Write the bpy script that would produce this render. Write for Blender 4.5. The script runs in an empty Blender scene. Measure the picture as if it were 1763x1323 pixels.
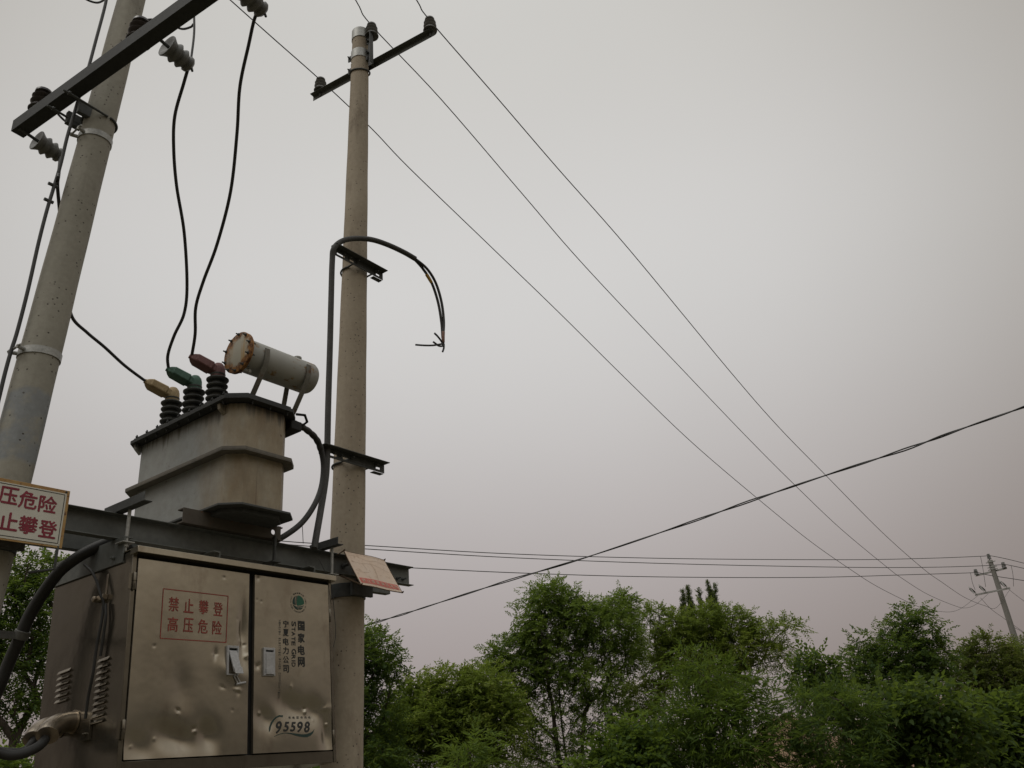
import bpy, math, random
import numpy as np
from mathutils import Vector, Matrix

random.seed(7)
rng = np.random.default_rng(11)
R = math.radians
scn = bpy.context.scene
col = scn.collection

# ------------------------------------------------------------------ camera
F = 1431.0                                   # focal length in pixels of a 1763 px wide frame
PITCH, ROLL, AZ, CAMZ = R(24.65), R(-4.996), R(35.15), 1.6
CX, CY = 881.5, 661.5


def cam_axes():
    f = np.array([0, math.cos(PITCH), math.sin(PITCH)])
    u = np.array([0, -math.sin(PITCH), math.cos(PITCH)])
    x = np.array([1.0, 0, 0])
    c, s = math.cos(ROLL), math.sin(ROLL)
    return np.array([c * x + s * u, -s * x + c * u, f])


CM = cam_axes()
CO = np.array([0, 0, CAMZ])
cam = bpy.data.cameras.new('camera')
cam.sensor_fit = 'HORIZONTAL'
cam.sensor_width = 36
cam.lens = 36 * F / 1763
cam.clip_start = 0.05
cam.clip_end = 6000
camo = bpy.data.objects.new('camera', cam)
col.objects.link(camo)
mw = Matrix.Identity(4)
for i in range(3):
    mw[i][0], mw[i][1], mw[i][2] = CM[0][i], CM[1][i], -CM[2][i]
    mw[i][3] = CO[i]
camo.matrix_world = mw
scn.camera = camo

# ------------------------------------------------------------------ world and sun
SUN_EL, SUN_AZ = R(58), R(-120)               # azimuth clockwise from +Y
world = bpy.data.worlds.new('World')
scn.world = world
world.use_nodes = True
wt = world.node_tree
wt.nodes.clear()


def N(t, typ, **kw):
    n = t.nodes.new(typ)
    for k, v in kw.items():
        if k in ('inputs',):
            for kk, vv in v.items():
                n.inputs[kk].default_value = vv
        else:
            setattr(n, k, v)
    return n


def ramp(t, stops, interp='LINEAR'):
    n = t.nodes.new('ShaderNodeValToRGB')
    e = n.color_ramp.elements
    n.color_ramp.interpolation = interp
    while len(e) < len(stops):
        e.new(0.5)
    for el, (p, c) in zip(e, stops):
        el.position = p
        el.color = (*c, 1) if len(c) == 3 else c
    return n


tc = N(wt, 'ShaderNodeTexCoord')
sep = N(wt, 'ShaderNodeSeparateXYZ')
wt.links.new(tc.outputs['Generated'], sep.inputs[0])
# dusty overcast ahead; overhead and behind, unseen, shaped to light and reflect in objects
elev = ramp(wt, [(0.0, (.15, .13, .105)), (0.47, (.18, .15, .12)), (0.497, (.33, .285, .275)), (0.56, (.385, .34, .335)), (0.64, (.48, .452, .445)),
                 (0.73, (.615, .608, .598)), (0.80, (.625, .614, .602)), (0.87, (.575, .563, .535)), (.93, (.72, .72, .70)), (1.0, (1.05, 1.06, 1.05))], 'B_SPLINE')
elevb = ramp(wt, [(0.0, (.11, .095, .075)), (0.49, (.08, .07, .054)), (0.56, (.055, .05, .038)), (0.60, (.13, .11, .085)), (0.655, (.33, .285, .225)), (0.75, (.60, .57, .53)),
                  (.87, (.88, .88, .86)), (1.0, (1.0, 1.01, 1.0))])  # low band darkened as a treeline for the cabinet to mirror
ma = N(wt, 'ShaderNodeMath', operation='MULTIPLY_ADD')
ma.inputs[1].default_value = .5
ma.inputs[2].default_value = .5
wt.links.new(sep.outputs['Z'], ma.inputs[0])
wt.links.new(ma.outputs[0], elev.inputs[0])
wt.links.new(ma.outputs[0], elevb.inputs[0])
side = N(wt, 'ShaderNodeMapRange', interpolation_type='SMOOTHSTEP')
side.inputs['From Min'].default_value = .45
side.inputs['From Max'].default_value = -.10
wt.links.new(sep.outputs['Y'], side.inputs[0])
# brighter towards a point ahead, dimmer to its sides
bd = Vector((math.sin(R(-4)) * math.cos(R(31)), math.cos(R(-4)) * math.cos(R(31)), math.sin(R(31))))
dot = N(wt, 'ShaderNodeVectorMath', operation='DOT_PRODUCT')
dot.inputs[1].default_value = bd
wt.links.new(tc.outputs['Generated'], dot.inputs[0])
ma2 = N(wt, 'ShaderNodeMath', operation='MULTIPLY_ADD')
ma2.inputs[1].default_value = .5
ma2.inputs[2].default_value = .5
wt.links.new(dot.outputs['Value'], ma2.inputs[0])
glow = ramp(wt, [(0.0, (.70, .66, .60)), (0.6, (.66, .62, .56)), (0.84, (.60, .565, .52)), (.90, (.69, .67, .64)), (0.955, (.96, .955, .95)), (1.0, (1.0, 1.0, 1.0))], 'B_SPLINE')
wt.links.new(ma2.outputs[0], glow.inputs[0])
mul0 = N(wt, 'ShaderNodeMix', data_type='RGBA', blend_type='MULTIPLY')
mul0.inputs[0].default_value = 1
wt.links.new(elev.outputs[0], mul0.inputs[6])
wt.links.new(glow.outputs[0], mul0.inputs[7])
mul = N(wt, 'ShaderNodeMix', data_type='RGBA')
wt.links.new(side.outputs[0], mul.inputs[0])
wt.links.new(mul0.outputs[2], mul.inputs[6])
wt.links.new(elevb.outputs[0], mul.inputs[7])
# faint cloud mottling
wn = N(wt, 'ShaderNodeTexNoise')
wn.inputs['Scale'].default_value = 1.6
wn.inputs['Detail'].default_value = 3
wt.links.new(tc.outputs['Generated'], wn.inputs['Vector'])
wr = ramp(wt, [(.3, (.965, .965, .965)), (.7, (1.03, 1.03, 1.03))])
wt.links.new(wn.outputs[0], wr.inputs[0])
mul2 = N(wt, 'ShaderNodeMix', data_type='RGBA', blend_type='MULTIPLY')
mul2.inputs[0].default_value = 1
wt.links.new(mul.outputs[2], mul2.inputs[6])
wt.links.new(wr.outputs[0], mul2.inputs[7])
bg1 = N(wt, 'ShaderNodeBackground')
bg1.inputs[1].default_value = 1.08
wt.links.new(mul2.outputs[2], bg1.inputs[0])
sky = N(wt, 'ShaderNodeTexSky', sky_type='NISHITA')
sky.sun_disc = False
sky.sun_elevation = SUN_EL
sky.sun_rotation = SUN_AZ
sky.dust_density = 6
sky.air_density = 1.0
hsv = N(wt, 'ShaderNodeHueSaturation')
hsv.inputs['Saturation'].default_value = .15
wt.links.new(sky.outputs[0], hsv.inputs['Color'])
bg2 = N(wt, 'ShaderNodeBackground')
bg2.inputs[1].default_value = .05
wt.links.new(hsv.outputs[0], bg2.inputs[0])
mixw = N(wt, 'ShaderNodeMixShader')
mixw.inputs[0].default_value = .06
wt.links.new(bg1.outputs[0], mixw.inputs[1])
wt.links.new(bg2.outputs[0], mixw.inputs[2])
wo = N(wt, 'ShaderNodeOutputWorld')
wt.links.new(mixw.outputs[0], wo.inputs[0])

sun = bpy.data.lights.new('sun', 'SUN')
sun.energy = .6
sun.angle = R(25)
sun.color = (1, .95, .87)
suno = bpy.data.objects.new('sun', sun)
col.objects.link(suno)
sd = Vector((math.sin(SUN_AZ) * math.cos(SUN_EL), math.cos(SUN_AZ) * math.cos(SUN_EL), math.sin(SUN_EL)))
suno.rotation_euler = (-sd).to_track_quat('-Z', 'Y').to_euler()
suno.location = (0, 0, 30)

scn.view_settings.view_transform = 'Standard'
scn.view_settings.look = 'None'
scn.view_settings.exposure = 0
scn.view_settings.gamma = 1
scn.view_settings.use_curve_mapping = False

# ------------------------------------------------------------------ geometry of the shot
def ray(px, py):
    return np.array([(px - CX) / F, -(py - CY) / F, 1.0]) @ CM


def hit(px, py, p0, n):
    d = ray(px, py)
    n = np.asarray(n, float)
    return CO + d * (np.dot(n, np.asarray(p0, float) - CO) / np.dot(n, d))


def athor(px, py, D):
    d = ray(px, py)
    return CO + d * D / math.hypot(d[0], d[1])


def dist(p):
    return float((np.asarray(p) - CO) @ CM[2])


class Frame:
    """a local frame: origin and three axes"""
    def __init__(s, o, a, b, c):
        s.o = np.asarray(o, float)
        s.ax = [np.asarray(v, float) / np.linalg.norm(v) for v in (a, b, c)]

    def w(s, a, b, c):
        return s.o + a * s.ax[0] + b * s.ax[1] + c * s.ax[2]

    def loc(s, p):
        q = np.asarray(p) - s.o
        return np.array([q @ v for v in s.ax])

    def hit(s, px, py, k, val):
        """local coordinates where the line of sight meets the plane coordinate k = val"""
        return s.loc(hit(px, py, s.o + val * s.ax[k], s.ax[k]))


UA = np.array([math.sin(AZ), math.cos(AZ), 0])         # along the platform beams
VA = np.array([math.cos(AZ), -math.sin(AZ), 0])        # out of the platform, towards the camera
ZA = np.array([0, 0, 1.0])
_p = athor(600, 960, 6.3)
HF = Frame((_p[0], _p[1], 0), UA, VA, ZA)
_a = R(3.6)                                            # the cabinet hangs a little out of plumb
CF = Frame(HF.w(0, 0, 2.82), UA, math.cos(_a) * VA + math.sin(_a) * ZA, -math.sin(_a) * VA + math.cos(_a) * ZA)

# ------------------------------------------------------------------ materials
MATS = {}


def mat(name, build):
    if name in MATS:
        return MATS[name]
    m = bpy.data.materials.new(name)
    m.use_nodes = True
    t = m.node_tree
    t.nodes.clear()
    out = N(t, 'ShaderNodeOutputMaterial')
    b = N(t, 'ShaderNodeBsdfPrincipled')
    t.links.new(b.outputs[0], out.inputs[0])
    build(t, b)
    MATS[name] = m
    return m


def objco(t, scale=(1, 1, 1)):
    c = N(t, 'ShaderNodeTexCoord')
    mp = N(t, 'ShaderNodeMapping')
    mp.inputs['Scale'].default_value = scale
    t.links.new(c.outputs['Object'], mp.inputs[0])
    return mp.outputs[0]


def noise(t, co, scale, detail=4, rough=.55):
    n = N(t, 'ShaderNodeTexNoise')
    n.inputs['Scale'].default_value = scale
    n.inputs['Detail'].default_value = detail
    n.inputs['Roughness'].default_value = rough
    t.links.new(co, n.inputs['Vector'])
    return n.outputs[0]


def mix(t, fac, a, b, blend='MIX'):
    n = N(t, 'ShaderNodeMix', data_type='RGBA', blend_type=blend)
    for s, v in ((0, fac), (6, a), (7, b)):
        if hasattr(v, 'links'):
            t.links.new(v, n.inputs[s])
        else:
            n.inputs[s].default_value = v if not isinstance(v, tuple) else ((*v, 1) if len(v) == 3 else v)
    return n.outputs[2]


def bump(t, b, h, strength=.3, distance=.01):
    n = N(t, 'ShaderNodeBump')
    n.inputs['Strength'].default_value = strength
    n.inputs['Distance'].default_value = distance
    t.links.new(h, n.inputs['Height'])
    t.links.new(n.outputs[0], b.inputs['Normal'])


def thr(t, v, lo, hi):
    n = N(t, 'ShaderNodeMapRange')
    n.inputs['From Min'].default_value = lo
    n.inputs['From Max'].default_value = hi
    t.links.new(v, n.inputs[0])
    return n.outputs[0]


def mottled(name, c1, c2, scale=6, rough=.7, metal=0.0, stretch=(1, 1, 1), bmp=.15, rust=None, rthr=.62):
    def f(t, b):
        co = objco(t, stretch)
        n1 = noise(t, co, scale)
        c = mix(t, thr(t, n1, .3, .7), c1, c2)
        n2 = noise(t, objco(t), scale * 6, 5)
        c = mix(t, .35, c, mix(t, thr(t, n2, .3, .7), tuple(x * .6 for x in c1), tuple(min(1, x * 1.25) for x in c2)))
        if rust:
            n3 = noise(t, objco(t), scale * 1.7, 8, .7)
            c = mix(t, thr(t, n3, rthr, rthr + .08), c, rust)
        t.links.new(c, b.inputs['Base Color'])
        b.inputs['Roughness'].default_value = rough
        b.inputs['Metallic'].default_value = metal
        bump(t, b, n2, bmp, .004)
    return mat(name, f)


def concrete(name, c1, c2, stain, patch=None):
    def f(t, b):
        co = objco(t)
        c = mix(t, thr(t, noise(t, co, 1.3, 5), .3, .7), c1, c2)
        c = mix(t, thr(t, noise(t, objco(t, (3, 3, .25)), 2.5, 5), .52, .75), c, stain)
        c = mix(t, thr(t, noise(t, objco(t, (1, 1, .35)), 4.2, 6, .65), .56, .72), c, tuple(x * .72 for x in stain))
        if patch:
            zz = N(t, 'ShaderNodeSeparateXYZ')
            t.links.new(co, zz.inputs[0])
            wz = N(t, 'ShaderNodeMath', operation='MULTIPLY_ADD')
            wz.inputs[1].default_value = .10
            t.links.new(noise(t, co, 7, 4), wz.inputs[0])
            t.links.new(zz.outputs['Z'], wz.inputs[2])
            a1 = thr(t, wz.outputs[0], patch[0], patch[0] + .03)
            a2 = thr(t, wz.outputs[0], patch[1] + .03, patch[1])
            am = N(t, 'ShaderNodeMath', operation='MULTIPLY')
            t.links.new(a1, am.inputs[0])
            t.links.new(a2, am.inputs[1])
            am2 = N(t, 'ShaderNodeMath', operation='MULTIPLY')
            t.links.new(am.outputs[0], am2.inputs[0])
            t.links.new(thr(t, noise(t, co, 9, 5, .6), .34, .52), am2.inputs[1])
            c = mix(t, am2.outputs[0], c, (.285, .30, .305))
        c = mix(t, thr(t, noise(t, co, 28, 4, .7), .25, .8), mix(t, .25, c, (.05, .04, .03)), c)
        v = N(t, 'ShaderNodeTexVoronoi')
        v.inputs['Scale'].default_value = 27
        t.links.new(co, v.inputs['Vector'])
        pit = thr(t, v.outputs['Distance'], .10, .18)
        gate = thr(t, noise(t, co, 5.0, 3), .44, .52)
        pg = N(t, 'ShaderNodeMath', operation='MAXIMUM')
        t.links.new(pit, pg.inputs[0])
        inv = N(t, 'ShaderNodeMath', operation='SUBTRACT')
        inv.inputs[0].default_value = 1
        t.links.new(gate, inv.inputs[1])
        t.links.new(inv.outputs[0], pg.inputs[1])
        c = mix(t, pg.outputs[0], (.06, .05, .04), c)
        t.links.new(c, b.inputs['Base Color'])
        b.inputs['Roughness'].default_value = .9
        ad = N(t, 'ShaderNodeMath', operation='ADD')
        t.links.new(pg.outputs[0], ad.inputs[0])
        t.links.new(noise(t, co, 45, 4), ad.inputs[1])
        bump(t, b, ad.outputs[0], .35, .004)
    return mat(name, f)


M_CONC_GREY = concrete('concrete_grey', (.31, .295, .245), (.41, .39, .33), (.34, .315, .265), (3.32, 3.74))
M_CONC_TAN = concrete('concrete_tan', (.37, .31, .23), (.45, .385, .295), (.34, .275, .20))
M_CONC_FAR = concrete('concrete_pale', (.24, .235, .215), (.29, .28, .26), (.22, .21, .19))
M_STEEL = mottled('galvanised_steel_dark', (.055, .058, .057), (.09, .095, .092), 5, .65, .2, rust=(.09, .06, .04), rthr=.68)
M_BEAM = mottled('galvanised_beam', (.10, .108, .102), (.145, .15, .14), 4, .6, .15, rust=(.13, .09, .06), rthr=.66)
M_ZINC = mottled('galvanised_bright', (.30, .30, .28), (.42, .42, .40), 12, .5, .4)
M_PORC = mottled('porcelain_brown', (.022, .017, .015), (.04, .03, .027), 9, .3)
M_PORCG = mottled('porcelain_grey', (.30, .31, .28), (.37, .375, .345), 9, .4)
M_PORCD = mottled('porcelain_dusty', (.12, .12, .115), (.19, .19, .18), 9, .55)
M_BUSH = mottled('bushing_glaze', (.035, .038, .036), (.07, .073, .068), 12, .45)
M_RUB = mottled('cable_rubber', (.022, .022, .021), (.032, .031, .029), 2, .6, bmp=.03)
M_WIRE = mottled('conductor', (.03, .03, .03), (.05, .05, .048), 14, .6)
M_CABG = mottled('cable_dusty', (.045, .044, .041), (.075, .073, .068), 14, .75)
M_TAN = mottled('silicone_yellow', (.30, .215, .105), (.42, .32, .18), 11, .75)
M_GRN = mottled('silicone_green', (.042, .105, .072), (.085, .165, .125), 11, .7)
M_RED = mottled('silicone_red', (.14, .058, .058), (.215, .11, .105), 11, .7)
M_BLACK = mottled('black_gap', (.01, .01, .01), (.016, .016, .015), 9, .8)
M_GREYPL = mottled('grey_zinc_handle', (.36, .36, .36), (.46, .46, .46), 15, .5, .25)
def worn(name, c1, c2, wear=.62):
    def f(t, b):
        co = objco(t)
        t.links.new(mix(t, thr(t, noise(t, co, 25, 4), .3, .7), c1, c2), b.inputs['Base Color'])
        b.inputs['Roughness'].default_value = .6
        tp = N(t, 'ShaderNodeBsdfTransparent')
        ms = N(t, 'ShaderNodeMixShader')
        w1 = thr(t, noise(t, co, 60, 5, .7), wear, wear + .06)
        t.links.new(w1, ms.inputs[0])
        t.links.new(b.outputs[0], ms.inputs[1])
        t.links.new(tp.outputs[0], ms.inputs[2])
        t.links.new(ms.outputs[0], [n for n in t.nodes if n.type == 'OUTPUT_MATERIAL'][0].inputs[0])
    return mat(name, f)


M_INKRED = worn('red_paint', (.20, .028, .018), (.28, .05, .03), .60)
M_INKSIGN = worn('maroon_paint', (.20, .012, .03), (.28, .03, .05), .66)
M_INKGRN = mottled('dark_green_paint', (.008, .03, .025), (.015, .045, .036), 30, .6)
M_LOGO = mottled('logo_green_paint', (.006, .085, .045), (.012, .11, .06), 30, .55)
M_INKBLK = worn('black_paint', (.012, .013, .012), (.022, .022, .02), .66)
M_BARK = mottled('bark', (.045, .034, .025), (.085, .066, .05), 7, .9, 0, (4, 4, .6))
M_LUG = mottled('copper_lug', (.16, .085, .065), (.26, .15, .12), 20, .5, .4)
M_YTAPE = mottled('yellow_tape', (.42, .24, .02), (.5, .3, .05), 20, .6)


def f_tank(t, b):
    co = objco(t)
    c = mix(t, thr(t, noise(t, co, 2.2, 5), .3, .7), (.27, .285, .28), (.335, .345, .33))
    # dust and rust water running down the end that faces along the beams' open side
    g = N(t, 'ShaderNodeNewGeometry')
    dp = N(t, 'ShaderNodeVectorMath', operation='DOT_PRODUCT')
    dp.inputs[1].default_value = tuple(VA)
    t.links.new(g.outputs['True Normal'], dp.inputs[0])
    # position along V in the object (world) coordinates
    pv = N(t, 'ShaderNodeVectorMath', operation='DOT_PRODUCT')
    pv.inputs[1].default_value = tuple(VA)
    t.links.new(co, pv.inputs[0])
    nn = noise(t, objco(t, (3, 3, 1.1)), 2.4, 7, .62)
    ad = N(t, 'ShaderNodeMath', operation='MULTIPLY_ADD')
    ad.inputs[1].default_value = .5
    t.links.new(nn, ad.inputs[0])
    t.links.new(pv.outputs['Value'], ad.inputs[2])
    side = thr(t, ad.outputs[0], .44, .80)
    c = mix(t, side, c, mix(t, thr(t, nn, .35, .65), (.40, .345, .25), (.27, .205, .125)))
    st = thr(t, noise(t, objco(t, (14, 14, .35)), 1.6, 5, .6), .63, .74)
    sm = N(t, 'ShaderNodeMath', operation='MULTIPLY')
    t.links.new(st, sm.inputs[0])
    t.links.new(side, sm.inputs[1])
    c = mix(t, sm.outputs[0], c, (.15, .09, .05))
    rs = thr(t, noise(t, co, 6, 7, .7), .66, .70)
    c = mix(t, rs, c, (.12, .05, .025))
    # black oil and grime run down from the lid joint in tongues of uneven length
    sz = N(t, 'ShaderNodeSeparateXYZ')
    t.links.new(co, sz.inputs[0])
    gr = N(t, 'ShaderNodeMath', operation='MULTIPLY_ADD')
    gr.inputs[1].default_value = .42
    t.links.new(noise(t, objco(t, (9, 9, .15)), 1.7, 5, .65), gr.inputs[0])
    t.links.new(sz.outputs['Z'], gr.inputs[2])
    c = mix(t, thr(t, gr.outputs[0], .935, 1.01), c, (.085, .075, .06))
    c = mix(t, thr(t, noise(t, co, 16, 6, .7), .35, .75), c, mix(t, .35, c, (.12, .10, .075)))
    t.links.new(c, b.inputs['Base Color'])
    b.inputs['Roughness'].default_value = .55
    bump(t, b, noise(t, co, 30), .08, .004)


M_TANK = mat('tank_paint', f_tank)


def f_cons(t, b):
    co = objco(t)
    c = mix(t, thr(t, noise(t, co, 4, 5), .3, .7), (.30, .30, .275), (.39, .385, .35))
    r1 = thr(t, noise(t, objco(t, (1, 1, 1.6)), 6.5, 7, .72), .54, .60)
    c = mix(t, r1, c, mix(t, thr(t, noise(t, co, 40), .4, .6), (.14, .06, .02), (.30, .19, .07)))
    t.links.new(c, b.inputs['Base Color'])
    b.inputs['Roughness'].default_value = .55
    bump(t, b, noise(t, co, 40), .1, .004)


M_CONS = mat('conservator_paint', f_cons)


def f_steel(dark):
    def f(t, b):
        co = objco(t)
        k = .42 if dark else .93  # darker copy puts the dim surroundings of the cabinet's end into its colour
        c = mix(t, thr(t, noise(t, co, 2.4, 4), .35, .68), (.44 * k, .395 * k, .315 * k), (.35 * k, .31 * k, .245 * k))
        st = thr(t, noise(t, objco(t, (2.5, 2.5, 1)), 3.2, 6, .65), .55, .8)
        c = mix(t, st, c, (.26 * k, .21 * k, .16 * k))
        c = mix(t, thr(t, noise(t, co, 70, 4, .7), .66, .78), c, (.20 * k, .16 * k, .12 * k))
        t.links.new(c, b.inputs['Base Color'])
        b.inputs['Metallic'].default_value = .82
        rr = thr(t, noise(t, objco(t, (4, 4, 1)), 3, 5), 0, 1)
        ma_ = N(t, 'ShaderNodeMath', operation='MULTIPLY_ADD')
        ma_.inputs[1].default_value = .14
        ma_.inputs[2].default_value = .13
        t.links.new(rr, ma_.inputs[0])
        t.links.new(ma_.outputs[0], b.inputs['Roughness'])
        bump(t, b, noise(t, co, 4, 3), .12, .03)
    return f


M_SS = mat('stainless_sheet', f_steel(False))
M_SSD = mat('stainless_sheet_shaded', f_steel(True))


def f_ssb(t, b):
    c = mix(t, thr(t, noise(t, objco(t), 14, 5), .35, .7), (.47, .41, .33), (.27, .225, .175))
    t.links.new(c, b.inputs['Base Color'])
    b.inputs['Metallic'].default_value = .9
    b.inputs['Roughness'].default_value = .28


M_SSB = mat('stainless_tube', f_ssb)


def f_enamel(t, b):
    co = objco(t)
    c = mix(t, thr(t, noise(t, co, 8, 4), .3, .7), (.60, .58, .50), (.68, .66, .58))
    c = mix(t, thr(t, noise(t, co, 18, 6, .7), .67, .74), c, (.35, .2, .06))
    t.links.new(c, b.inputs['Base Color'])
    b.inputs['Roughness'].default_value = .4


M_ENAMEL = mat('enamel_white', f_enamel)
M_ENEDGE = mottled('enamel_rust_edge', (.50, .36, .14), (.36, .17, .05), 16, .6, rust=(.13, .05, .02), rthr=.58)


def f_banner(t, b):
    co = objco(t)
    c = mix(t, thr(t, noise(t, co, 7, 5), .3, .7), (.80, .66, .54), (.78, .60, .46))
    c = mix(t, thr(t, noise(t, co, 30, 5), .55, .75), c, (.55, .40, .27))
    t.links.new(c, b.inputs['Base Color'])
    b.inputs['Roughness'].default_value = .6
    tr = N(t, 'ShaderNodeBsdfTranslucent')
    t.links.new(c, tr.inputs[0])
    ms = N(t, 'ShaderNodeMixShader')
    ms.inputs[0].default_value = .18
    t.links.new(b.outputs[0], ms.inputs[1])
    t.links.new(tr.outputs[0], ms.inputs[2])
    t.links.new(ms.outputs[0], [n for n in t.nodes if n.type == 'OUTPUT_MATERIAL'][0].inputs[0])


M_BANNER = mat('banner_sheet', f_banner)


def f_banner_red(t, b):
    f_banner(t, b)
    for n in t.nodes:
        if n.type == 'BSDF_TRANSLUCENT' or n.type == 'BSDF_PRINCIPLED':
            for l in list(n.inputs[0].links):
                t.links.remove(l)
            n.inputs[0].default_value = (.68, .20, .16, 1)


M_BANRED = mat('banner_red', f_banner_red)


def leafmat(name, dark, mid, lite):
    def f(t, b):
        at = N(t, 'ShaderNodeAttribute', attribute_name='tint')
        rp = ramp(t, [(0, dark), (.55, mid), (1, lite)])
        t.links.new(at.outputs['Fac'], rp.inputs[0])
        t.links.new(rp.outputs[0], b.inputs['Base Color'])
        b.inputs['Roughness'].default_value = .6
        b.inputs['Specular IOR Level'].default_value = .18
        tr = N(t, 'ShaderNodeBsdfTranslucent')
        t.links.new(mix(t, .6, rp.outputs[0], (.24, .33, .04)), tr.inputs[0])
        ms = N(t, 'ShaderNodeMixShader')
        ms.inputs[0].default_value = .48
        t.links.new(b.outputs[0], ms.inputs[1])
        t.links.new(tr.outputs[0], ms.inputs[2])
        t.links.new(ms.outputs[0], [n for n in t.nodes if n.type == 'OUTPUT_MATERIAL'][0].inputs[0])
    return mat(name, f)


LEAF_LOC = leafmat('leaf_locust', (.054, .092, .022), (.126, .192, .042), (.25, .32, .07))
LEAF_YEL = leafmat('leaf_yellowish', (.076, .112, .022), (.180, .232, .044), (.32, .35, .075))
LEAF_DRK = leafmat('leaf_dark', (.028, .054, .017), (.062, .108, .030), (.13, .18, .05))
LEAF_BRT = leafmat('leaf_bright', (.032, .062, .013), (.076, .126, .026), (.165, .235, .05))
LEAF_DIM = leafmat('leaf_deep', (.022, .042, .012), (.050, .084, .022), (.105, .145, .04))
LEAF_BRN = leafmat('leaf_brownish', (.045, .058, .018), (.088, .102, .032), (.155, .14, .045))
LEAF_POP = leafmat('leaf_poplar', (.040, .050, .040), (.058, .070, .052), (.085, .095, .066))

# ------------------------------------------------------------------ mesh builder
class MB:
    def __init__(s):
        s.v, s.f, s.m = [], [], []

    def add(s, vs, fs, m=0):
        o = len(s.v)
        s.v += [tuple(float(x) for x in p) for p in vs]
        s.f += [tuple(i + o for i in f) for f in fs]
        s.m += [m] * len(fs)

    def hexa(s, p, m=0):
        """eight corners: bottom ring then top ring"""
        s.add(p, [(3, 2, 1, 0), (4, 5, 6, 7), (0, 1, 5, 4), (1, 2, 6, 5), (2, 3, 7, 6), (3, 0, 4, 7)], m)

    def box(s, fr, a, b, c, m=0):
        (a0, a1), (b0, b1), (c0, c1) = a, b, c
        s.hexa([fr.w(*q) for q in ((a0, b0, c0), (a1, b0, c0), (a1, b1, c0), (a0, b1, c0), (a0, b0, c1), (a1, b0, c1), (a1, b1, c1), (a0, b1, c1))], m)

    def prism(s, pts, d, m=0):
        """polygon swept along the vector d"""
        n = len(pts)
        pts = [np.asarray(p, float) for p in pts]
        d = np.asarray(d, float)
        s.add(pts + [p + d for p in pts], [tuple(range(n))[::-1], tuple(range(n, 2 * n))] + [(i, (i + 1) % n, n + (i + 1) % n, n + i) for i in range(n)], m)

    def tube(s, path, r, seg=10, m=0, cap=True):
        path = [np.asarray(p, float) for p in path]
        n = len(path)
        rs = r if hasattr(r, '__len__') else [r] * n
        t0 = path[1] - path[0]
        t0 = t0 / np.linalg.norm(t0)
        a = np.cross(t0, [0, 0, 1.0] if abs(t0[2]) < .9 else [1.0, 0, 0])
        a /= np.linalg.norm(a)
        vs = []
        for i in range(n):
            t = path[min(i + 1, n - 1)] - path[max(i - 1, 0)]
            t = t / (np.linalg.norm(t) + 1e-12)
            a = a - t * np.dot(a, t)
            a /= np.linalg.norm(a)
            b = np.cross(t, a)
            for k in range(seg):
                an = 2 * math.pi * k / seg
                vs.append(path[i] + rs[i] * (math.cos(an) * a + math.sin(an) * b))
        fs = [(i * seg + k, i * seg + (k + 1) % seg, (i + 1) * seg + (k + 1) % seg, (i + 1) * seg + k) for i in range(n - 1) for k in range(seg)]
        if cap:
            fs += [tuple(range(seg))[::-1], tuple((n - 1) * seg + k for k in range(seg))]
        s.add(vs, fs, m)

    def lathe(s, o, axis, prof, seg=24, m=0):
        """profile of (radius, distance along axis)"""
        o = np.asarray(o, float)
        ax = np.asarray(axis, float)
        ax = ax / np.linalg.norm(ax)
        a = np.cross(ax, [0, 0, 1.0] if abs(ax[2]) < .9 else [1.0, 0, 0])
        a /= np.linalg.norm(a)
        b = np.cross(ax, a)
        vs = []
        for r, h in prof:
            for k in range(seg):
                an = 2 * math.pi * k / seg
                vs.append(o + ax * h + max(r, 1e-4) * (math.cos(an) * a + math.sin(an) * b))
        n = len(prof)
        fs = [(i * seg + k, i * seg + (k + 1) % seg, (i + 1) * seg + (k + 1) % seg, (i + 1) * seg + k) for i in range(n - 1) for k in range(seg)]
        fs += [tuple(range(seg))[::-1], tuple((n - 1) * seg + k for k in range(seg))]
        s.add(vs, fs, m)

    def build(s, name, mats, parent=None, bevel=0, smooth=35, label=None):
        mats = mats if isinstance(mats, (list, tuple)) else [mats]
        off = np.zeros(3)
        if parent is not None:
            off = np.array(parent['_o'])
        me = bpy.data.meshes.new(name)
        me.from_pydata([tuple(np.array(p) - off) for p in s.v], [], s.f)
        for m in mats:
            me.materials.append(m)
        if len(mats) > 1:
            me.polygons.foreach_set('material_index', s.m)
        me.polygons.foreach_set('use_smooth', [True] * len(s.f))
        me.update()
        try:
            me.set_sharp_from_angle(angle=R(smooth))
        except Exception:
            pass
        o = bpy.data.objects.new(name, me)
        col.objects.link(o)
        if parent is not None:
            o.parent = parent
            o['_o'] = [float(x) for x in off]
        else:
            o['_o'] = [0.0, 0.0, 0.0]
        if bevel:
            bm_ = o.modifiers.new('bevel', 'BEVEL')
            bm_.width = bevel
            bm_.segments = 2
            bm_.limit_method = 'ANGLE'
            bm_.angle_limit = R(50)
        if label:
            o['label'] = label
        return o


def thing(name, label, cat, base, group=None):
    o = bpy.data.objects.new(name, None)
    col.objects.link(o)
    o.empty_display_size = .2
    o.location = [float(x) for x in base]
    o['_o'] = [float(x) for x in base]
    o['label'] = label
    o['category'] = cat
    if group:
        o['group'] = group
    return o


def tag(o, label, cat, group=None, kind=None):
    if label:
        o['label'] = label
    if cat:
        o['category'] = cat
    if group:
        o['group'] = group
    if kind:
        o['kind'] = kind
    return o


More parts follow.
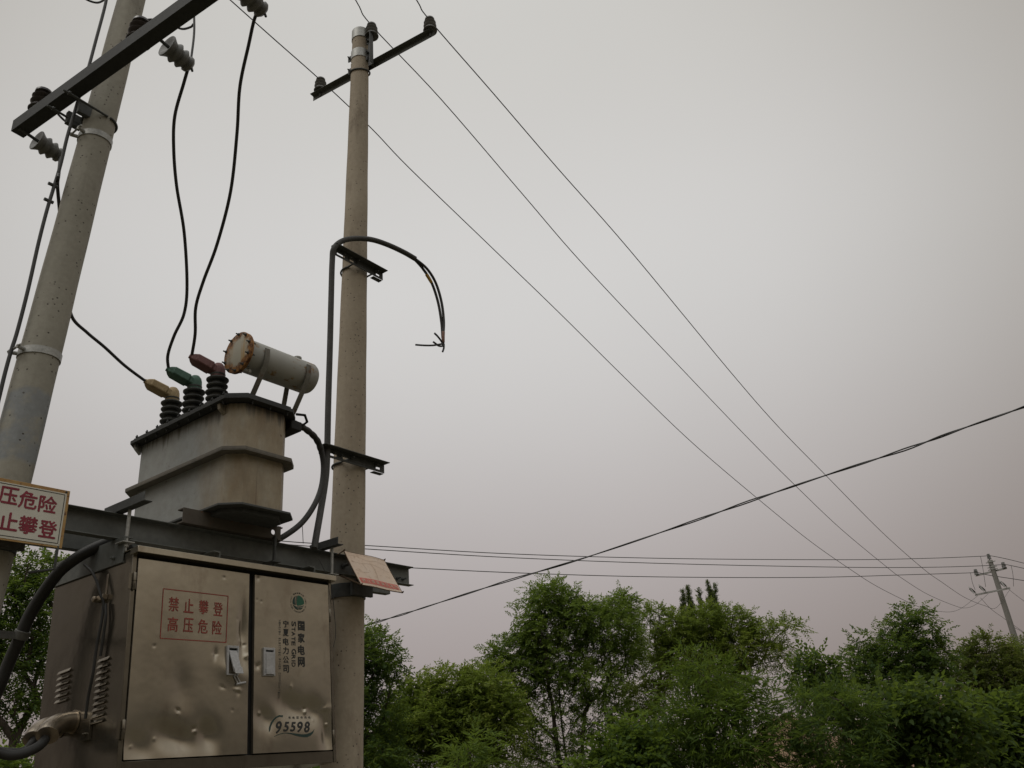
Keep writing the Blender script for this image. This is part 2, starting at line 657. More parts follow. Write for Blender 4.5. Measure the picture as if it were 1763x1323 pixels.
def spline(pts, n=8):
    """Catmull-Rom through the points"""
    p = [np.asarray(q, float) for q in pts]
    p = [2 * p[0] - p[1]] + p + [2 * p[-1] - p[-2]]
    out = []
    for i in range(1, len(p) - 2):
        for k in range(n):
            t = k / n
            a, b, c, d = p[i - 1], p[i], p[i + 1], p[i + 2]
            out.append(.5 * (2 * b + (c - a) * t + (2 * a - 5 * b + 4 * c - d) * t * t + (-a + 3 * b - 3 * c + d) * t ** 3))
    out.append(p[-2])
    return out


def ring(mb, fr_o, axis, r, tr, seg=36, tseg=8, m=0, a0=0, a1=2 * math.pi, ref=None):
    """round bar bent about an axis"""
    ax = np.asarray(axis, float) / np.linalg.norm(axis)
    a = np.asarray(ref if ref is not None else np.cross(ax, [1.0, .3, 0]), float)
    a = a - ax * np.dot(a, ax)
    a /= np.linalg.norm(a)
    b = np.cross(ax, a)
    pts = [np.asarray(fr_o) + r * (math.cos(t) * a + math.sin(t) * b) for t in np.linspace(a0, a1, seg)]
    mb.tube(pts, tr, tseg, m)


def bolt(mb, p, axis, r=.011, h=.012, stem=.02, m=0):
    ax = np.asarray(axis, float) / np.linalg.norm(axis)
    mb.lathe(p, ax, [(r * .98, 0), (r, .001), (r, h - .001), (r * .85, h)], 6, m)
    mb.lathe(np.asarray(p) + ax * h, ax, [(r * .5, 0), (r * .5, stem), (r * .4, stem + .002)], 8, m)


def angle_bar(mb, p0, p1, d1, d2, w1, w2, th=.006, m=0):
    """steel angle from p0 to p1; legs along d1 and d2"""
    p0, p1 = np.asarray(p0, float), np.asarray(p1, float)
    d1 = np.asarray(d1, float) / np.linalg.norm(d1)
    d2 = np.asarray(d2, float) / np.linalg.norm(d2)
    poly = [(0, 0), (w1, 0), (w1, th), (th, th), (th, w2), (0, w2)]
    mb.prism([p0 + a * d1 + b * d2 for a, b in poly], p1 - p0, m)


def channel(mb, fr, a0, a1, b_web, b_tip, c0, c1, th=.007, m=0):
    """C channel along axis 0 of the frame, web at b_web, flanges reaching b_tip"""
    sgn = 1 if b_tip > b_web else -1
    poly = [(b_web, c0), (b_tip, c0), (b_tip, c0 + th * .7), (b_web + sgn * th, c0 + th * 1.3), (b_web + sgn * th, c1 - th * 1.3), (b_tip, c1 - th * .7), (b_tip, c1), (b_web, c1)]
    pts = [fr.w(a0, b, c) for b, c in poly]
    mb.prism(pts if sgn > 0 else pts[::-1], fr.w(a1, 0, 0) - fr.w(a0, 0, 0), m)


# ------------------------------------------------------------------ lettering
_glyphs = {}


def glyph(txt, offset=0.0, shear=0.0):
    k = (txt, offset, shear)
    if k in _glyphs:
        return _glyphs[k]
    cu = bpy.data.curves.new('lettering', 'FONT')
    cu.body = txt
    cu.offset = offset
    cu.shear = shear
    cu.resolution_u = 3
    o = bpy.data.objects.new('lettering', cu)
    col.objects.link(o)
    bpy.context.view_layer.update()
    me = bpy.data.meshes.new_from_object(o.evaluated_get(bpy.context.evaluated_depsgraph_get()))
    vs = np.array([tuple(v.co)[:2] for v in me.vertices]) if len(me.vertices) else np.zeros((0, 2))
    fs = [tuple(p.vertices) for p in me.polygons]
    bpy.data.objects.remove(o)
    bpy.data.curves.remove(cu)
    bpy.data.meshes.remove(me)
    lo, hi = vs.min(0), vs.max(0)
    vs = (vs - (lo + hi) / 2) / (hi - lo)
    _glyphs[k] = (vs, fs)
    return _glyphs[k]


def put(mb, surf, txt, ca, cc, w, h, offset=0.0, shear=0.0, turn=0, m=0):
    if offset > 0:                          # heavier stroke: the letter laid four times, a hair apart
        e = offset * min(w, h) * .55
        for k, (dx, dy) in enumerate(((-e, 0), (e, 0), (0, -e), (0, e))):
            put(mb, (lambda a, c, k=k: surf(a, c, .00025 * k)), txt, ca + dx, cc + dy, w, h, 0, shear, turn, m)
        return
    _put(mb, surf, txt, ca, cc, w, h, 0.0, shear, turn, m)


def _put(mb, surf, txt, ca, cc, w, h, offset=0.0, shear=0.0, turn=0, m=0):
    """letters centred at (ca, cc) on a surface; surf(a, c) gives the point. turn=-90 reads downwards"""
    vs, fs = glyph(txt, offset, shear)
    c, s = math.cos(R(turn)), math.sin(R(turn))
    out = []
    for x, y in vs:
        x, y = x * w, y * h
        out.append(surf(ca + c * x - s * y, cc + s * x + c * y))
    mb.add(out, fs, m)


def stroke(mb, surf, pts, w, m=0):
    """painted line of width w (or widths) through points on a surface"""
    pts = [np.asarray(p, float) for p in pts]
    n = len(pts)
    ws = w if hasattr(w, '__len__') else [w] * n
    L, Rr = [], []
    for i in range(n):
        t = pts[min(i + 1, n - 1)] - pts[max(i - 1, 0)]
        t = t / (np.linalg.norm(t) + 1e-12)
        nrm = np.array([-t[1], t[0]])
        L.append(surf(*(pts[i] + nrm * ws[i] / 2)))
        Rr.append(surf(*(pts[i] - nrm * ws[i] / 2)))
    mb.add(L + Rr, [(i, n + i, n + i + 1, i + 1) for i in range(n - 1)], m)


def blob2d(mb, surf, pts, m=0):
    mb.add([surf(*p) for p in pts], [tuple(range(len(pts)))], m)

# ------------------------------------------------------------------ ground
def f_ground(t, b):
    co = objco(t)
    c = mix(t, thr(t, noise(t, co, .35, 6), .35, .65), (.085, .068, .045), (.05, .055, .026))
    c = mix(t, thr(t, noise(t, co, 6, 6), .45, .75), c, (.13, .10, .065))
    t.links.new(c, b.inputs['Base Color'])
    b.inputs['Roughness'].default_value = .95
    bump(t, b, noise(t, co, 12, 6), .5, .03)


mb = MB()
xs = [-3000, -800, -300] + list(range(-120, 121, 8)) + [300, 800, 3000]
ys = xs
for y in ys:
    for x in xs:
        far = max(abs(x), abs(y))
        z = 0 if far > 120 else .06 * math.sin(x * .31) * math.cos(y * .27)
        if math.hypot(x, y) < 12:
            z *= .2
        mb.v.append((x, y, z - .02))
nx = len(xs)
for j in range(nx - 1):
    for i in range(nx - 1):
        mb.f.append((j * nx + i, j * nx + i + 1, (j + 1) * nx + i + 1, (j + 1) * nx + i))
        mb.m.append(0)
g = mb.build('ground', mat('dry_soil', f_ground))
g['kind'] = 'structure'

# bare loess bank behind the right-hand trees
mb = MB()
nb, na = 60, 10
A0, A1 = athor(1240, 1250, 36)[:2], athor(1720, 1250, 33)[:2]
for i in range(nb + 1):
    s = i / nb
    c0 = A0 * (1 - s) + A1 * s
    out = c0 / np.linalg.norm(c0)
    hgt = (2.35 + .35 * math.sin(s * 9) + .2 * math.sin(s * 23 + 1)) * min(1, 6 * s, 6 * (1 - s))
    for j in range(na + 1):
        q = j / na
        prof = math.sin(min(1, q * 1.6) * math.pi / 2) * min(1.0, (1 - q) * 2.4)
        p = c0 + out * (q * 7 - 1)
        mb.v.append((p[0] + .15 * rng.standard_normal(), p[1] + .15 * rng.standard_normal(), -.1 + hgt * prof + .1 * rng.standard_normal() * prof))
for i in range(nb):
    for j in range(na):
        a = i * (na + 1) + j
        mb.f.append((a, a + na + 1, a + na + 2, a + 1))
        mb.m.append(0)
o = mb.build('earth_bank', mottled('loess', (.19, .125, .075), (.26, .175, .11), 1.2, .95, bmp=.5), smooth=80)
o['kind'] = 'structure'

# ------------------------------------------------------------------ concrete poles
def pole_shaft(axis, rad, z0, z1, n=40, seg=72, seam=None):
    """axis(z) -> point; rad(z) -> radius"""
    m = MB()
    zs = np.linspace(z0, z1, n)
    for z in zs:
        p = axis(z)
        for k in range(seg):
            an = 2 * math.pi * k / seg
            rr_ = rad(z) + (.0014 if seam is not None and k in (seam, (seam + seg // 2) % seg) else 0) + .0008 * math.sin(z * 9 + 3 * an)
            m.v.append((p[0] + rr_ * math.cos(an), p[1] + rr_ * math.sin(an), p[2]))
    for i in range(n - 1):
        for k in range(seg):
            m.f.append((i * seg + k, i * seg + (k + 1) % seg, (i + 1) * seg + (k + 1) % seg, (i + 1) * seg + k))
            m.m.append(0)
    m.f.append(tuple((n - 1) * seg + k for k in range(seg)))
    m.m.append(0)
    return m


def band(m, axis, rad, z, h, th=.006, tilt=0.0, mi=0, seg=40):
    """flat strap round the pole"""
    vs = []
    for rr, zz in ((.001, 0), (th, 0), (th, h), (.001, h)):
        for k in range(seg):
            an = 2 * math.pi * k / seg
            p = axis(z + zz)
            r_ = rad(z) + rr
            vs.append((p[0] + r_ * math.cos(an), p[1] + r_ * math.sin(an), p[2] + tilt * math.cos(an)))
    m.add(vs, [(i * seg + k, i * seg + (k + 1) % seg, ((i + 1) % 4) * seg + (k + 1) % seg, ((i + 1) % 4) * seg + k) for i in range(4) for k in range(seg)], mi)


def dirv(deg):
    return np.array([math.sin(R(deg)), math.cos(R(deg)), 0])


# profile of a line-post insulator: axis starts at the pin end
PIN = [(.018, .02), (.05, .004), (.072, 0), (.074, .006), (.058, .03), (.05, .045), (.066, .062), (.068, .069), (.05, .084), (.046, .092), (.062, .108), (.064, .115),
       (.046, .132), (.040, .142), (.052, .152), (.05, .168), (.034, .182), (.0, .186)]


def insulator(m, p, ax, k=1.0, prof=PIN, mi=0):
    m.lathe(p, ax, [(r * k, h * k) for r, h in prof], 28, mi)


# ---- nearer pole of the platform
LPax = lambda z: HF.w(-2.437 + .0646 * (z - 3.196), 0, z)
LPr = lambda z: .1285 - .0052 * z
lp = thing('concrete_pole', 'thick grey pitted concrete pole leaning at the left, with the nearest black crossarm', 'pole', LPax(0), 'concrete poles')
pole_shaft(LPax, LPr, -.2, 9.0, 90, 72, 60).build('shaft', M_CONC_GREY, lp)
# U-bolt, strap and lower strap
m = MB()
pz = LPax(5.78)
ring(m, pz, (-.02, 0, 1), LPr(5.78) + .008, .008, 40, 8, 0, R(-80), R(190), ref=UA)
for sv in (-1, 1):
    a = HF.loc(pz)
    m.tube([HF.w(a[0] + .0, sv * (LPr(5.78) + .008), 5.78), HF.w(-2.30 - .26, sv * (LPr(5.78) + .006), 5.80)], .008, 8)
    bolt(m, HF.w(-2.30 - .225, sv * (LPr(5.78) + .006), 5.80), -UA, .015, .014, .03)
m.build('u_bolt', M_STEEL, lp)
for z, nm in ((5.60, 'strap'), (3.94, 'strap')):
    m = MB()
    band(m, LPax, LPr, z, .045)
    a = HF.loc(LPax(z))
    q = CO - LPax(z)
    for ang in (160, 200):
        d = math.cos(R(ang)) * UA + math.sin(R(ang)) * -VA
        m.tube([LPax(z + .022) + d * (LPr(z) - .004) + VA * .0, LPax(z + .022) + d * (LPr(z) + .05)], .012, 8)
    bolt(m, HF.w(a[0] - LPr(z) - .035, -.05, z + .022), VA, .013, .012, .12)
    m.build(nm, M_ZINC, lp, 0)
# mounting cleats between arm and pole
m = MB()
for c_, b_ in ((5.80, .02), (5.80, -.13)):
    a = HF.loc(LPax(c_))[0]
    m.box(HF, (a - LPr(c_) - .07, a - LPr(c_) + .03), (b_ - .004, b_ + .03), (c_ - .05, c_ + .05))
m.build('arm_cleat', M_STEEL, lp, .003)
# crossarm, an angle whose far end runs out of the picture
ARM0, ARM1 = np.array(HF.w(-2.53, -.64, 5.90)), np.array(HF.w(-2.30, 1.72, 5.90))
ad = (ARM1 - ARM0) / np.linalg.norm(ARM1 - ARM0)
an_ = np.cross(ad, ZA)
an_ = an_ if an_ @ UA > 0 else -an_
m = MB()
angle_bar(m, ARM0 - .045 * an_, ARM1 - .045 * an_, ZA, an_, .098, .09, .008)
arm = m.build('crossarm', mottled('blackened_steel', (.026, .028, .027), (.045, .047, .046), 5, .7, .1, rust=(.05, .035, .025), rthr=.68), lp, .002)
armpt = lambda s, z=0.0, n=0.0: ARM0 + ad * s + ZA * z + an_ * n


def on_arm(px, py):
    """distance along the arm that lines up with a picture position"""
    p = hit(px, py, ARM0, np.cross(ad, ZA))
    return float((p - ARM0) @ ad)


grey_tip = []
for px, py, dz in ((36, 240, 0), (264, 57, .035), (390, -28, .085)):
    s = on_arm(px, py)
    m = MB()
    pax = an_ * .93 + ZA * -.12 + ad * .0
    pax = pax / np.linalg.norm(pax)
    p0 = armpt(s, dz, -.0)
    m.tube([p0 - pax * .03, p0 + pax * .16], .011, 8, 1)
    bolt(m, p0 - pax * .03, pax, .017, .014, .01, 1)
    insulator(m, p0 + pax * .10, pax, 1.05)
    m.tube([p0 + pax * .29 + ZA * -.05 + ad * .02, p0 + pax * .30 + ZA * .05 - ad * .02], .008, 8, 1)
    m.build('dusty_insulator', [M_PORCD, M_STEEL], arm, 0)
    grey_tip.append(p0 + pax * .285)
dark_tip = []
for px, py, dz in ((50, 212, .17), (224, 74, .15), (400, -60, .05)):
    s = on_arm(px, py)
    m = MB()
    p0 = armpt(s, dz, .055)
    m.tube([p0 - ZA * .09, p0 + ZA * .06], .011, 8, 1)
    insulator(m, p0 + ZA * .012, ZA, 1.08)
    m.build('brown_insulator', [M_PORC, M_STEEL], arm, 0)
    dark_tip.append(p0 + ZA * .2)

# ---- farther pole of the platform
MPax = lambda z: HF.w(-.012 + .0295 * (z - 3.16), 0, z)
MPr = lambda z: .1575 - .0086 * z
mp = thing('concrete_pole', 'tall tan concrete pole in the middle, capped with grey metal above its crossarm', 'pole', MPax(0), 'concrete poles')
pole_shaft(MPax, MPr, -.2, 8.60, 90, 72, 63).build('shaft', M_CONC_TAN, mp)
MTOP = MPax(8.6)
NW = dirv(27.7)                                     # direction of the overhead line
WW = np.array([NW[1], -NW[0], 0])
m = MB()
band(m, MPax, MPr, 8.50, .125, .007)
m.lathe(MPax(8.618), ZA, [(MPr(8.6) + .006, 0), (MPr(8.6) + .004, .004), (.01, .006)], 40)
m.build('pole_cap', M_ZINC, mp)
m = MB()
band(m, MPax, MPr, 8.22, .11, .006)
m.build('strap', M_ZINC, mp)
m = MB()
MF = Frame(MPax(8.3) * np.array([1, 1, 0]), WW, NW, ZA)
# upright post bar for the top insulator and the strap lugs
m.box(MF, (.105, .165), (-.004, .004), (8.10, 8.52))
m.box(MF, (.159, .165), (-.05, -.004), (8.10, 8.52))
m.box(MF, (.075, .105), (-.004, .004), (8.40, 8.52))
m.box(MF, (.075, .105), (-.004, .004), (8.22, 8.33))
for zz in (8.44, 8.28, 8.52):
    bolt(m, MF.w(.105, -.005, zz), -NW, .014, .012, .02)
for zz in (8.20, 8.03):
    m.box(MF, (-.155, -.075), (-.006, .006), (zz + .1, zz + .17))
    bolt(m, MF.w(-.13, -.006, zz + .135), -NW, .014, .012, .02)
m.build('post_bracket', M_STEEL, mp, .002)
m = MB()
AZ_M = 8.26
ring(m, MPax(8.06) + ZA * .0, (.0, -.35, 1), MPr(8.06) + .012, .009, 44, 8, 0, 0, 2 * math.pi)
m.build('u_bolt', M_STEEL, mp)


def on_line(px, py, off):
    """(across, up) in the upright plane of the arm, off metres beyond the pole axis"""
    q = MF.hit(px, py, 1, off)
    return q


aL = on_line(541, 163, .12)
aR = on_line(749, 60, .12)
m = MB()
zb = (aL[2] + aR[2]) / 2
angle_bar(m, MF.w(aL[0], .11, zb), MF.w(aR[0], .11, zb), -ZA, -NW, .062, .055, .006)
marm = m.build('crossarm', M_BEAM, mp, .002)
for s in (-1, 1):
    m = MB()
    m.box(MF, (s * .095 - .012, s * .095 + .012), (-.02, .105), (zb - .06, zb - .0))
    m.build('arm_cleat', M_STEEL, mp, .002)
MT = {}
for nm, (px, py), off in (('a', (554, 157), .12), ('c', (743, 62), .12)):
    q = on_line(px, py, off)
    m = MB()
    p0 = MF.w(q[0], off - .02, zb)
    m.tube([p0 - ZA * .06, p0 + ZA * .05], .012, 8, 1)
    insulator(m, p0 + ZA * .015, ZA, .95)
    m.build('pin_insulator', [M_PORCD, M_STEEL], marm)
    MT[nm] = p0 + ZA * .165
q = MF.hit(644, 47, 1, -.0)
m = MB()
p0 = MF.w(.135, .02, 8.50)
m.tube([p0 - ZA * .05, p0 + ZA * .07], .012, 8, 1)
insulator(m, p0 + ZA * .01, ZA, .95)
m.build('pin_insulator', [M_PORCD, M_STEEL], mp)
MT['b'] = p0 + ZA * .165

# cable brackets on the farther pole
def cable_bracket(zc, u0, u1, v):
    m = MB()
    m.box(HF, (u0, u1), (v + .0125, v + .082), (zc - .006, zc))
    a0, a1 = v + .012, v + .018
    m.box(HF, (u0, u1), (a0, a1), (zc - .038, zc - .0065))
    m.box(HF, (u0, u1), (a0, a1), (zc - .075, zc - .056))
    for f0, f1 in ((0, .10), (.25, .34), (.42, .86), (.93, 1)):
        m.box(HF, (u0 + (u1 - u0) * f0, u0 + (u1 - u0) * f1), (a0, a1), (zc - .0555, zc - .0385))
    # slotted lower tongue at the outer end
    m.box(HF, (u1 - .11, u1 - .005), (v - .03, v + .012), (zc - .082, zc - .077))
    for uu in (u0 + .13, u0 + .20, u1 - .1):
        bolt(m, HF.w(uu, v + .02, zc - .035), VA, .012, .01, .012)
    m.build('cable_bracket', M_STEEL, mp, .002)
    m = MB()
    c = MPax(zc - .03)
    ring(m, c, ZA, MPr(zc) + .01, .008, 44, 8, 0, R(-110), R(110), ref=-VA)
    for s in (-1, 1):
        uu = HF.loc(c)[0] + s * (MPr(zc) + .004)
        m.tube([HF.w(uu, -.02, zc - .03), HF.w(uu, v + .05, zc - .03)], .008, 8)
        bolt(m, HF.w(uu, v + .02, zc - .03), VA, .014, .012, .02)
    m.build('u_bolt', M_STEEL, mp)


cable_bracket(5.68, -.335, .262, .13)
cable_bracket(3.865, -.43, .232, .14)
# beam collars of both poles
for ax_, r_, par in ((MPax, MPr, mp), (LPax, LPr, lp)):
    m = MB()
    band(m, ax_, r_, 2.80, .10, .008)
    a = HF.loc(ax_(2.85))[0]
    for s in (-1, 1):
        m.box(HF, (a - .10, a + .10), (s * (r_(2.8) + .03) - .012, s * (r_(2.8) + .03) + .012), (2.80, 2.905))
        m.box(HF, (a - .035, a + .035), (min(s * .10, s * .24), max(s * .10, s * .24)), (2.905, 2.920))
    m.build('beam_collar', M_STEEL, par, .002)

# ---- distant pole at the right
RB = athor(1703, 965, 42)
RTOPZ = RB[2]
RPx, RPy = athor(1722, 1020, 42)[:2]
RPax = lambda z: np.array([RPx, RPy, z])
RPr = lambda z: .165 - .009 * z
rp = thing('concrete_pole', 'slim pale concrete pole far off at the right with two crossarms and fuse cutouts', 'pole', (RPx, RPy, 0), 'concrete poles')
pole_shaft(RPax, RPr, -.2, RTOPZ, 20, 20).build('shaft', M_CONC_FAR, rp)


def rp_arm(pa, pb, pm):
    z = athor(pm[0], pm[1], 42)[2]
    return hit(pa[0], pa[1], (0, 0, z), ZA), hit(pb[0], pb[1], (0, 0, z), ZA)


R1 = rp_arm((1684, 993), (1737, 980), (1711, 985))
R2 = rp_arm((1682, 1026.5), (1742, 1014.5), (1722, 1020))
for e in (R1, R2):
    m = MB()
    d = (e[1] - e[0]) / np.linalg.norm(e[1] - e[0])
    nn = np.cross(d, ZA)
    nn = nn if nn @ np.array([RPx, RPy, 0]) < 0 else -nn
    c = (e[0] + e[1]) / 2
    sh = nn * .12
    angle_bar(m, e[0] + sh, e[1] + sh, ZA, nn, .075, .075, .012)
    a_ = m.build('crossarm', M_ZINC, rp)
    if e is R1:
        for t in (.05, .95):
            m = MB()
            insulator(m, e[0] * (1 - t) + e[1] * t + sh + ZA * .06 + nn * .05, ZA, 1.35)
            m.build('pin_insulator', M_PORCD, a_)
    else:
        for t in (.04, .33, .93):
            m = MB()
            p = e[0] * (1 - t) + e[1] * t + sh + nn * .05
            m.tube([p + ZA * .02, p + ZA * .16], .02, 6, 1)
            m.lathe(p + ZA * .14 + d * -.04, ZA * .8 - d * .55, [(.03, 0), (.07, .03), (.035, .06), (.07, .09), (.035, .12), (.07, .15), (.035, .18), (.06, .22), (.03, .26)], 10, 0)
            m.tube([p + ZA * .42 - d * .2, p + ZA * .1 - d * .02 + nn * .1], .022, 6, 1)
            m.build('fuse_cutout', [M_PORC, M_ZINC], a_)
m = MB()
for zz in (RTOPZ - .1, RTOPZ - .32, RTOPZ - .42):
    band(m, RPax, RPr, zz, .07, .02, seg=16)
    m.box(Frame(RPax(0), d, nn, ZA), (-.20, .20), (-.015, .015), (zz, zz + .035))
m.build('strap', M_ZINC, rp)
m = MB()
m.tube([RPax(RTOPZ - .05), RPax(RTOPZ + .1)], .025, 8)
insulator(m, RPax(RTOPZ + .06), ZA, 1.2)
m.build('pin_insulator', M_PORCD, rp)

# ------------------------------------------------------------------ platform beams
BF = {}
for lab, vw, vt, u0, u1 in (('grey-green steel channel beam on the camera side of the two poles', .138, .195, -2.80, .495),
                            ('steel channel beam behind the poles, its dark end showing under the tilted notice board', -.138, -.195, -2.75, .575)):
    t = thing('channel_beam', lab, 'steel beam', HF.w(-1.2, vw, 2.93), 'channel beams of the transformer platform')
    m = MB()
    channel(m, HF, u0, u1, vw, vt, 2.928, 3.072, .008)
    m.build('channel', M_BEAM, t, .002)
    m = MB()
    for uu in (-2.42 - .17, -2.42 + .17, -.17 - .02, .17 - .02):
        bolt(m, HF.w(uu, vw + (.008 if vt > vw else -.008), 3.0), VA if vt > vw else -VA, .019, .016, .045)
    for uu in (.36, .42):
        bolt(m, HF.w(uu, vw + (.008 if vt > vw else -.008), 2.975), VA if vt > vw else -VA, .012, .012, .03)
    m.build('bolts', M_STEEL, t)

# ------------------------------------------------------------------ stainless switch cabinet hung under the beams
VD = .375                                           # face of the doors in the cabinet's own frame
ch = lambda px, py, k, v: CF.hit(px, py, k, v)
q = [ch(*p, 1, VD) for p in ((240.5, 965.7), (430.6, 991.6), (440.6, 992), (567.6, 1005), (569.5, 1289.5), (434, 1297.7), (424, 1299), (211, 1311))]
DL0, DL1 = (q[0][0] + q[7][0]) / 2, (q[1][0] + q[6][0]) / 2
DR0, DR1 = (q[2][0] + q[5][0]) / 2, (q[3][0] + q[4][0]) / 2
DT = (q[0][2] + q[3][2]) / 2
DB = (q[7][2] + q[4][2]) / 2
CL, CR, CB, CT = DL0 - .03, DR1 + .03, DB - .07, -.015
BK = -.46
cab = thing('switch_cabinet', 'dented stainless steel cabinet with two lettered doors, hung under the platform beams', 'electrical cabinet', CF.w((CL + CR) / 2, 0, CB))


def dents(seed, lst, buckles):
    def f(a, c):
        d = 0
        for (pa, pc, r, amp) in lst:
            r, amp = r * .72, amp * .62
            th_ = math.sin(pa * 57.3 + pc * 91.7) * 3
            x_, y_ = math.cos(th_) * (a - pa) + math.sin(th_) * (c - pc), -math.sin(th_) * (a - pa) + math.cos(th_) * (c - pc)
            st_ = 1.35 + .6 * math.sin(pa * 131 + pc * 37)
            rr = ((x_ / st_) ** 2 + (y_ * (1 + .35 * st_ * (x_ > 0))) ** 2 + .25 * abs(x_ * y_)) / (r * r)
            if rr < 9:
                d += amp * math.exp(-rr)
        for (pa, pc, ra, rc, amp) in buckles:
            d += 2.2 * amp * math.exp(-((a - pa) / ra) ** 2 - ((c - pc + .25 * (a - pa)) / rc) ** 2)
        d += .0012 * math.sin(a * 7 + seed) * math.cos(c * 6 + seed * 2)
        return d
    return f


def pxl(px, py):
    h = ch(px, py, 1, VD)
    return h[0], h[2]


def z7(x, y):
    return pxl(200 + x / 3.283, 920 + y / 3.283)


dl = [(*z7(x, y), r, a) for x, y, r, a in ((215, 632, .010, -.006), (610, 245, .012, -.005), (560, 680, .020, -.011), (690, 480, .008, -.005), (705, 600, .016, .011), (730, 625, .012, -.009),
      (350, 995, .012, -.012), (350, 1012, .010, .006), (450, 1115, .013, .012), (440, 1100, .016, -.010), (225, 1155, .010, .006), (655, 995, .008, -.004), (685, 880, .014, .010), (690, 895, .012, -.006), (90, 1200, .010, .005), (600, 865, .012, -.007), (735, 690, .02, .008))]
bl = [(*z7(330, 1150), .13, .065, -.010), (*z7(520, 1140), .06, .075, -.010), (*z7(130, 1205), .10, .07, -.007), (*z7(720, 560), .025, .12, -.010), (*z7(670, 780), .10, .05, .004), (*z7(380, 880), .06, .10, -.0035)]
dr = [(*z7(820, 380), .008, -.006), (*z7(797, 372), .007, -.004), (*z7(990, 860), .010, .006), (*z7(1072, 985), .013, -.012), (*z7(1078, 1003), .016, .013), (*z7(812, 1012), .015, .011), (*z7(1195, 1075), .014, .012),
      (*z7(1120, 1052), .008, .007), (*z7(800, 250), .02, -.006), (*z7(800, 745), .022, -.011), (*z7(1190, 985), .03, .006)]
br = [(*z7(1000, 985), .12, .075, -.010), (*z7(1120, 1000), .07, .07, -.008), (*z7(850, 1045), .07, .06, -.007), (*z7(1190, 1130), .04, .10, -.009)]
FDL, FDR = dents(1, dl, bl), dents(4, dr, br)
surfL = lambda a, c, l=0: CF.w(a, VD + FDL(a, c) + .0014 + l, c)
surfR = lambda a, c, l=0: CF.w(a, VD + FDR(a, c) + .0014 + l, c)

# carcass: separate sheets so that the front is a real recess behind the doors
m = MB()
fb = VD - .028
m.box(CF, (CL, CL + .004), (BK, fb), (CB, CT))
m.box(CF, (CR - .004, CR), (BK, fb), (CB, CT))
m.box(CF, (CL + .004, CR - .004), (BK, BK + .004), (CB, CT))
m.box(CF, (CL + .004, CR - .004), (BK + .004, fb), (CB, CB + .004))
m.box(CF, (CL + .004, CR - .004), (BK + .004, fb - .03), (CT - .004, CT))
m.box(CF, (CL + .004, CR - .004), (fb - .012, fb - .004), (CB + .004, CT - .004), 1)
# front posts
m.box(CF, (CL - .001, CL + .024), (fb, fb + .022), (CB, CT - .003))
m.box(CF, (CR - .020, CR + .001), (fb, fb + .022), (CB, CT - .003))
m.box(CF, (CL + .024, CR - .02), (fb, fb + .018), (CB, DB - .006))
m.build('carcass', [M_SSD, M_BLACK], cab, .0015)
m = MB()
h0, h1 = ch(239.6, 939, 1, VD + .045), ch(578.6, 999, 1, VD + .045)
m.box(CF, (h0[0] - .005, h1[0] + .003), (VD - .03, VD + .045), (ch(239.6, 950, 1, VD + .045)[2], h0[2]))
m.prism([CF.w(h0[0] - .005, VD - .03, h0[2] - .006), CF.w(h0[0] - .005, BK - .03, h0[2] + .015), CF.w(h0[0] - .005, BK - .03, h0[2] + .019), CF.w(h0[0] - .005, VD - .03, h0[2] - .001)], CF.w(h1[0] + .003, 0, 0) - CF.w(h0[0] - .005, 0, 0))
m.build('rain_canopy', M_SS, cab, .002)


def door(a0, a1, f, label):
    m = MB()
    na_, nc_ = int((a1 - a0) / .0065), int((DT - DB) / .0065)
    for j in range(nc_ + 1):
        for i in range(na_ + 1):
            a = a0 + (a1 - a0) * i / na_
            c = DB + (DT - DB) * j / nc_
            m.v.append(tuple(CF.w(a, VD + f(a, c), c)))
    W_ = na_ + 1
    for j in range(nc_):
        for i in range(na_):
            m.f.append((j * W_ + i, j * W_ + i + 1, (j + 1) * W_ + i + 1, (j + 1) * W_ + i))
            m.m.append(0)
    # folded edges
    edge = [i for i in range(W_)] + [j * W_ + na_ for j in range(1, nc_ + 1)] + [nc_ * W_ + i for i in range(na_ - 1, -1, -1)] + [j * W_ for j in range(nc_ - 1, 0, -1)]
    o_ = len(m.v)
    back = -.022 * CF.ax[1]
    for e in edge:
        m.v.append(tuple(np.array(m.v[e]) + back))
    n = len(edge)
    for k in range(n):
        m.f.append((edge[k], o_ + k, o_ + (k + 1) % n, edge[(k + 1) % n]))
        m.m.append(0)
    return m.build('door', M_SS, cab, 0, 40, label)


doorL = door(DL0, DL1, FDL, 'wide dented door with a red framed warning and a broken open handle')
doorR = door(DR0, DR1, FDR, 'narrow dented door with a green round emblem and black lettering')

# --- red framed warning on the wide door
m = MB()
fr = [pxl(*p) for p in ((281, 1014), (392.8, 1026.7), (389.2, 1106.5), (275.4, 1099.3))]
for i in range(4):
    p, r_ = np.array(fr[i]), np.array(fr[(i + 1) % 4])
    stroke(m, surfL, [p + (r_ - p) * t for t in np.linspace(0, 1, 14)], .0055)
cw, chh = .060, .077
for s, px, py in zip('禁止攀登高压危险', (299, 324.8, 350.7, 375.6, 297.2, 323.9, 349.3, 373.8), (1040.8, 1043.5, 1045.8, 1049, 1075.3, 1077, 1078.9, 1081.1)):
    a, c = pxl(px, py)
    put(m, surfL, s, a, c, cw, chh, .03)
m.build('warning_lettering', M_INKRED, doorL)

# --- emblem and company lettering on the narrow door
ec = np.array(pxl(513.8, 1037.9))
er = .0455
ma_, mb_ = MB(), MB()
t = np.linspace(0, 2 * math.pi, 40, endpoint=False)
sr = lambda a, c: surfR(a, c)


def arc_poly(pts):
    return [(ec[0] + er * x, ec[1] + er * y) for x, y in pts]


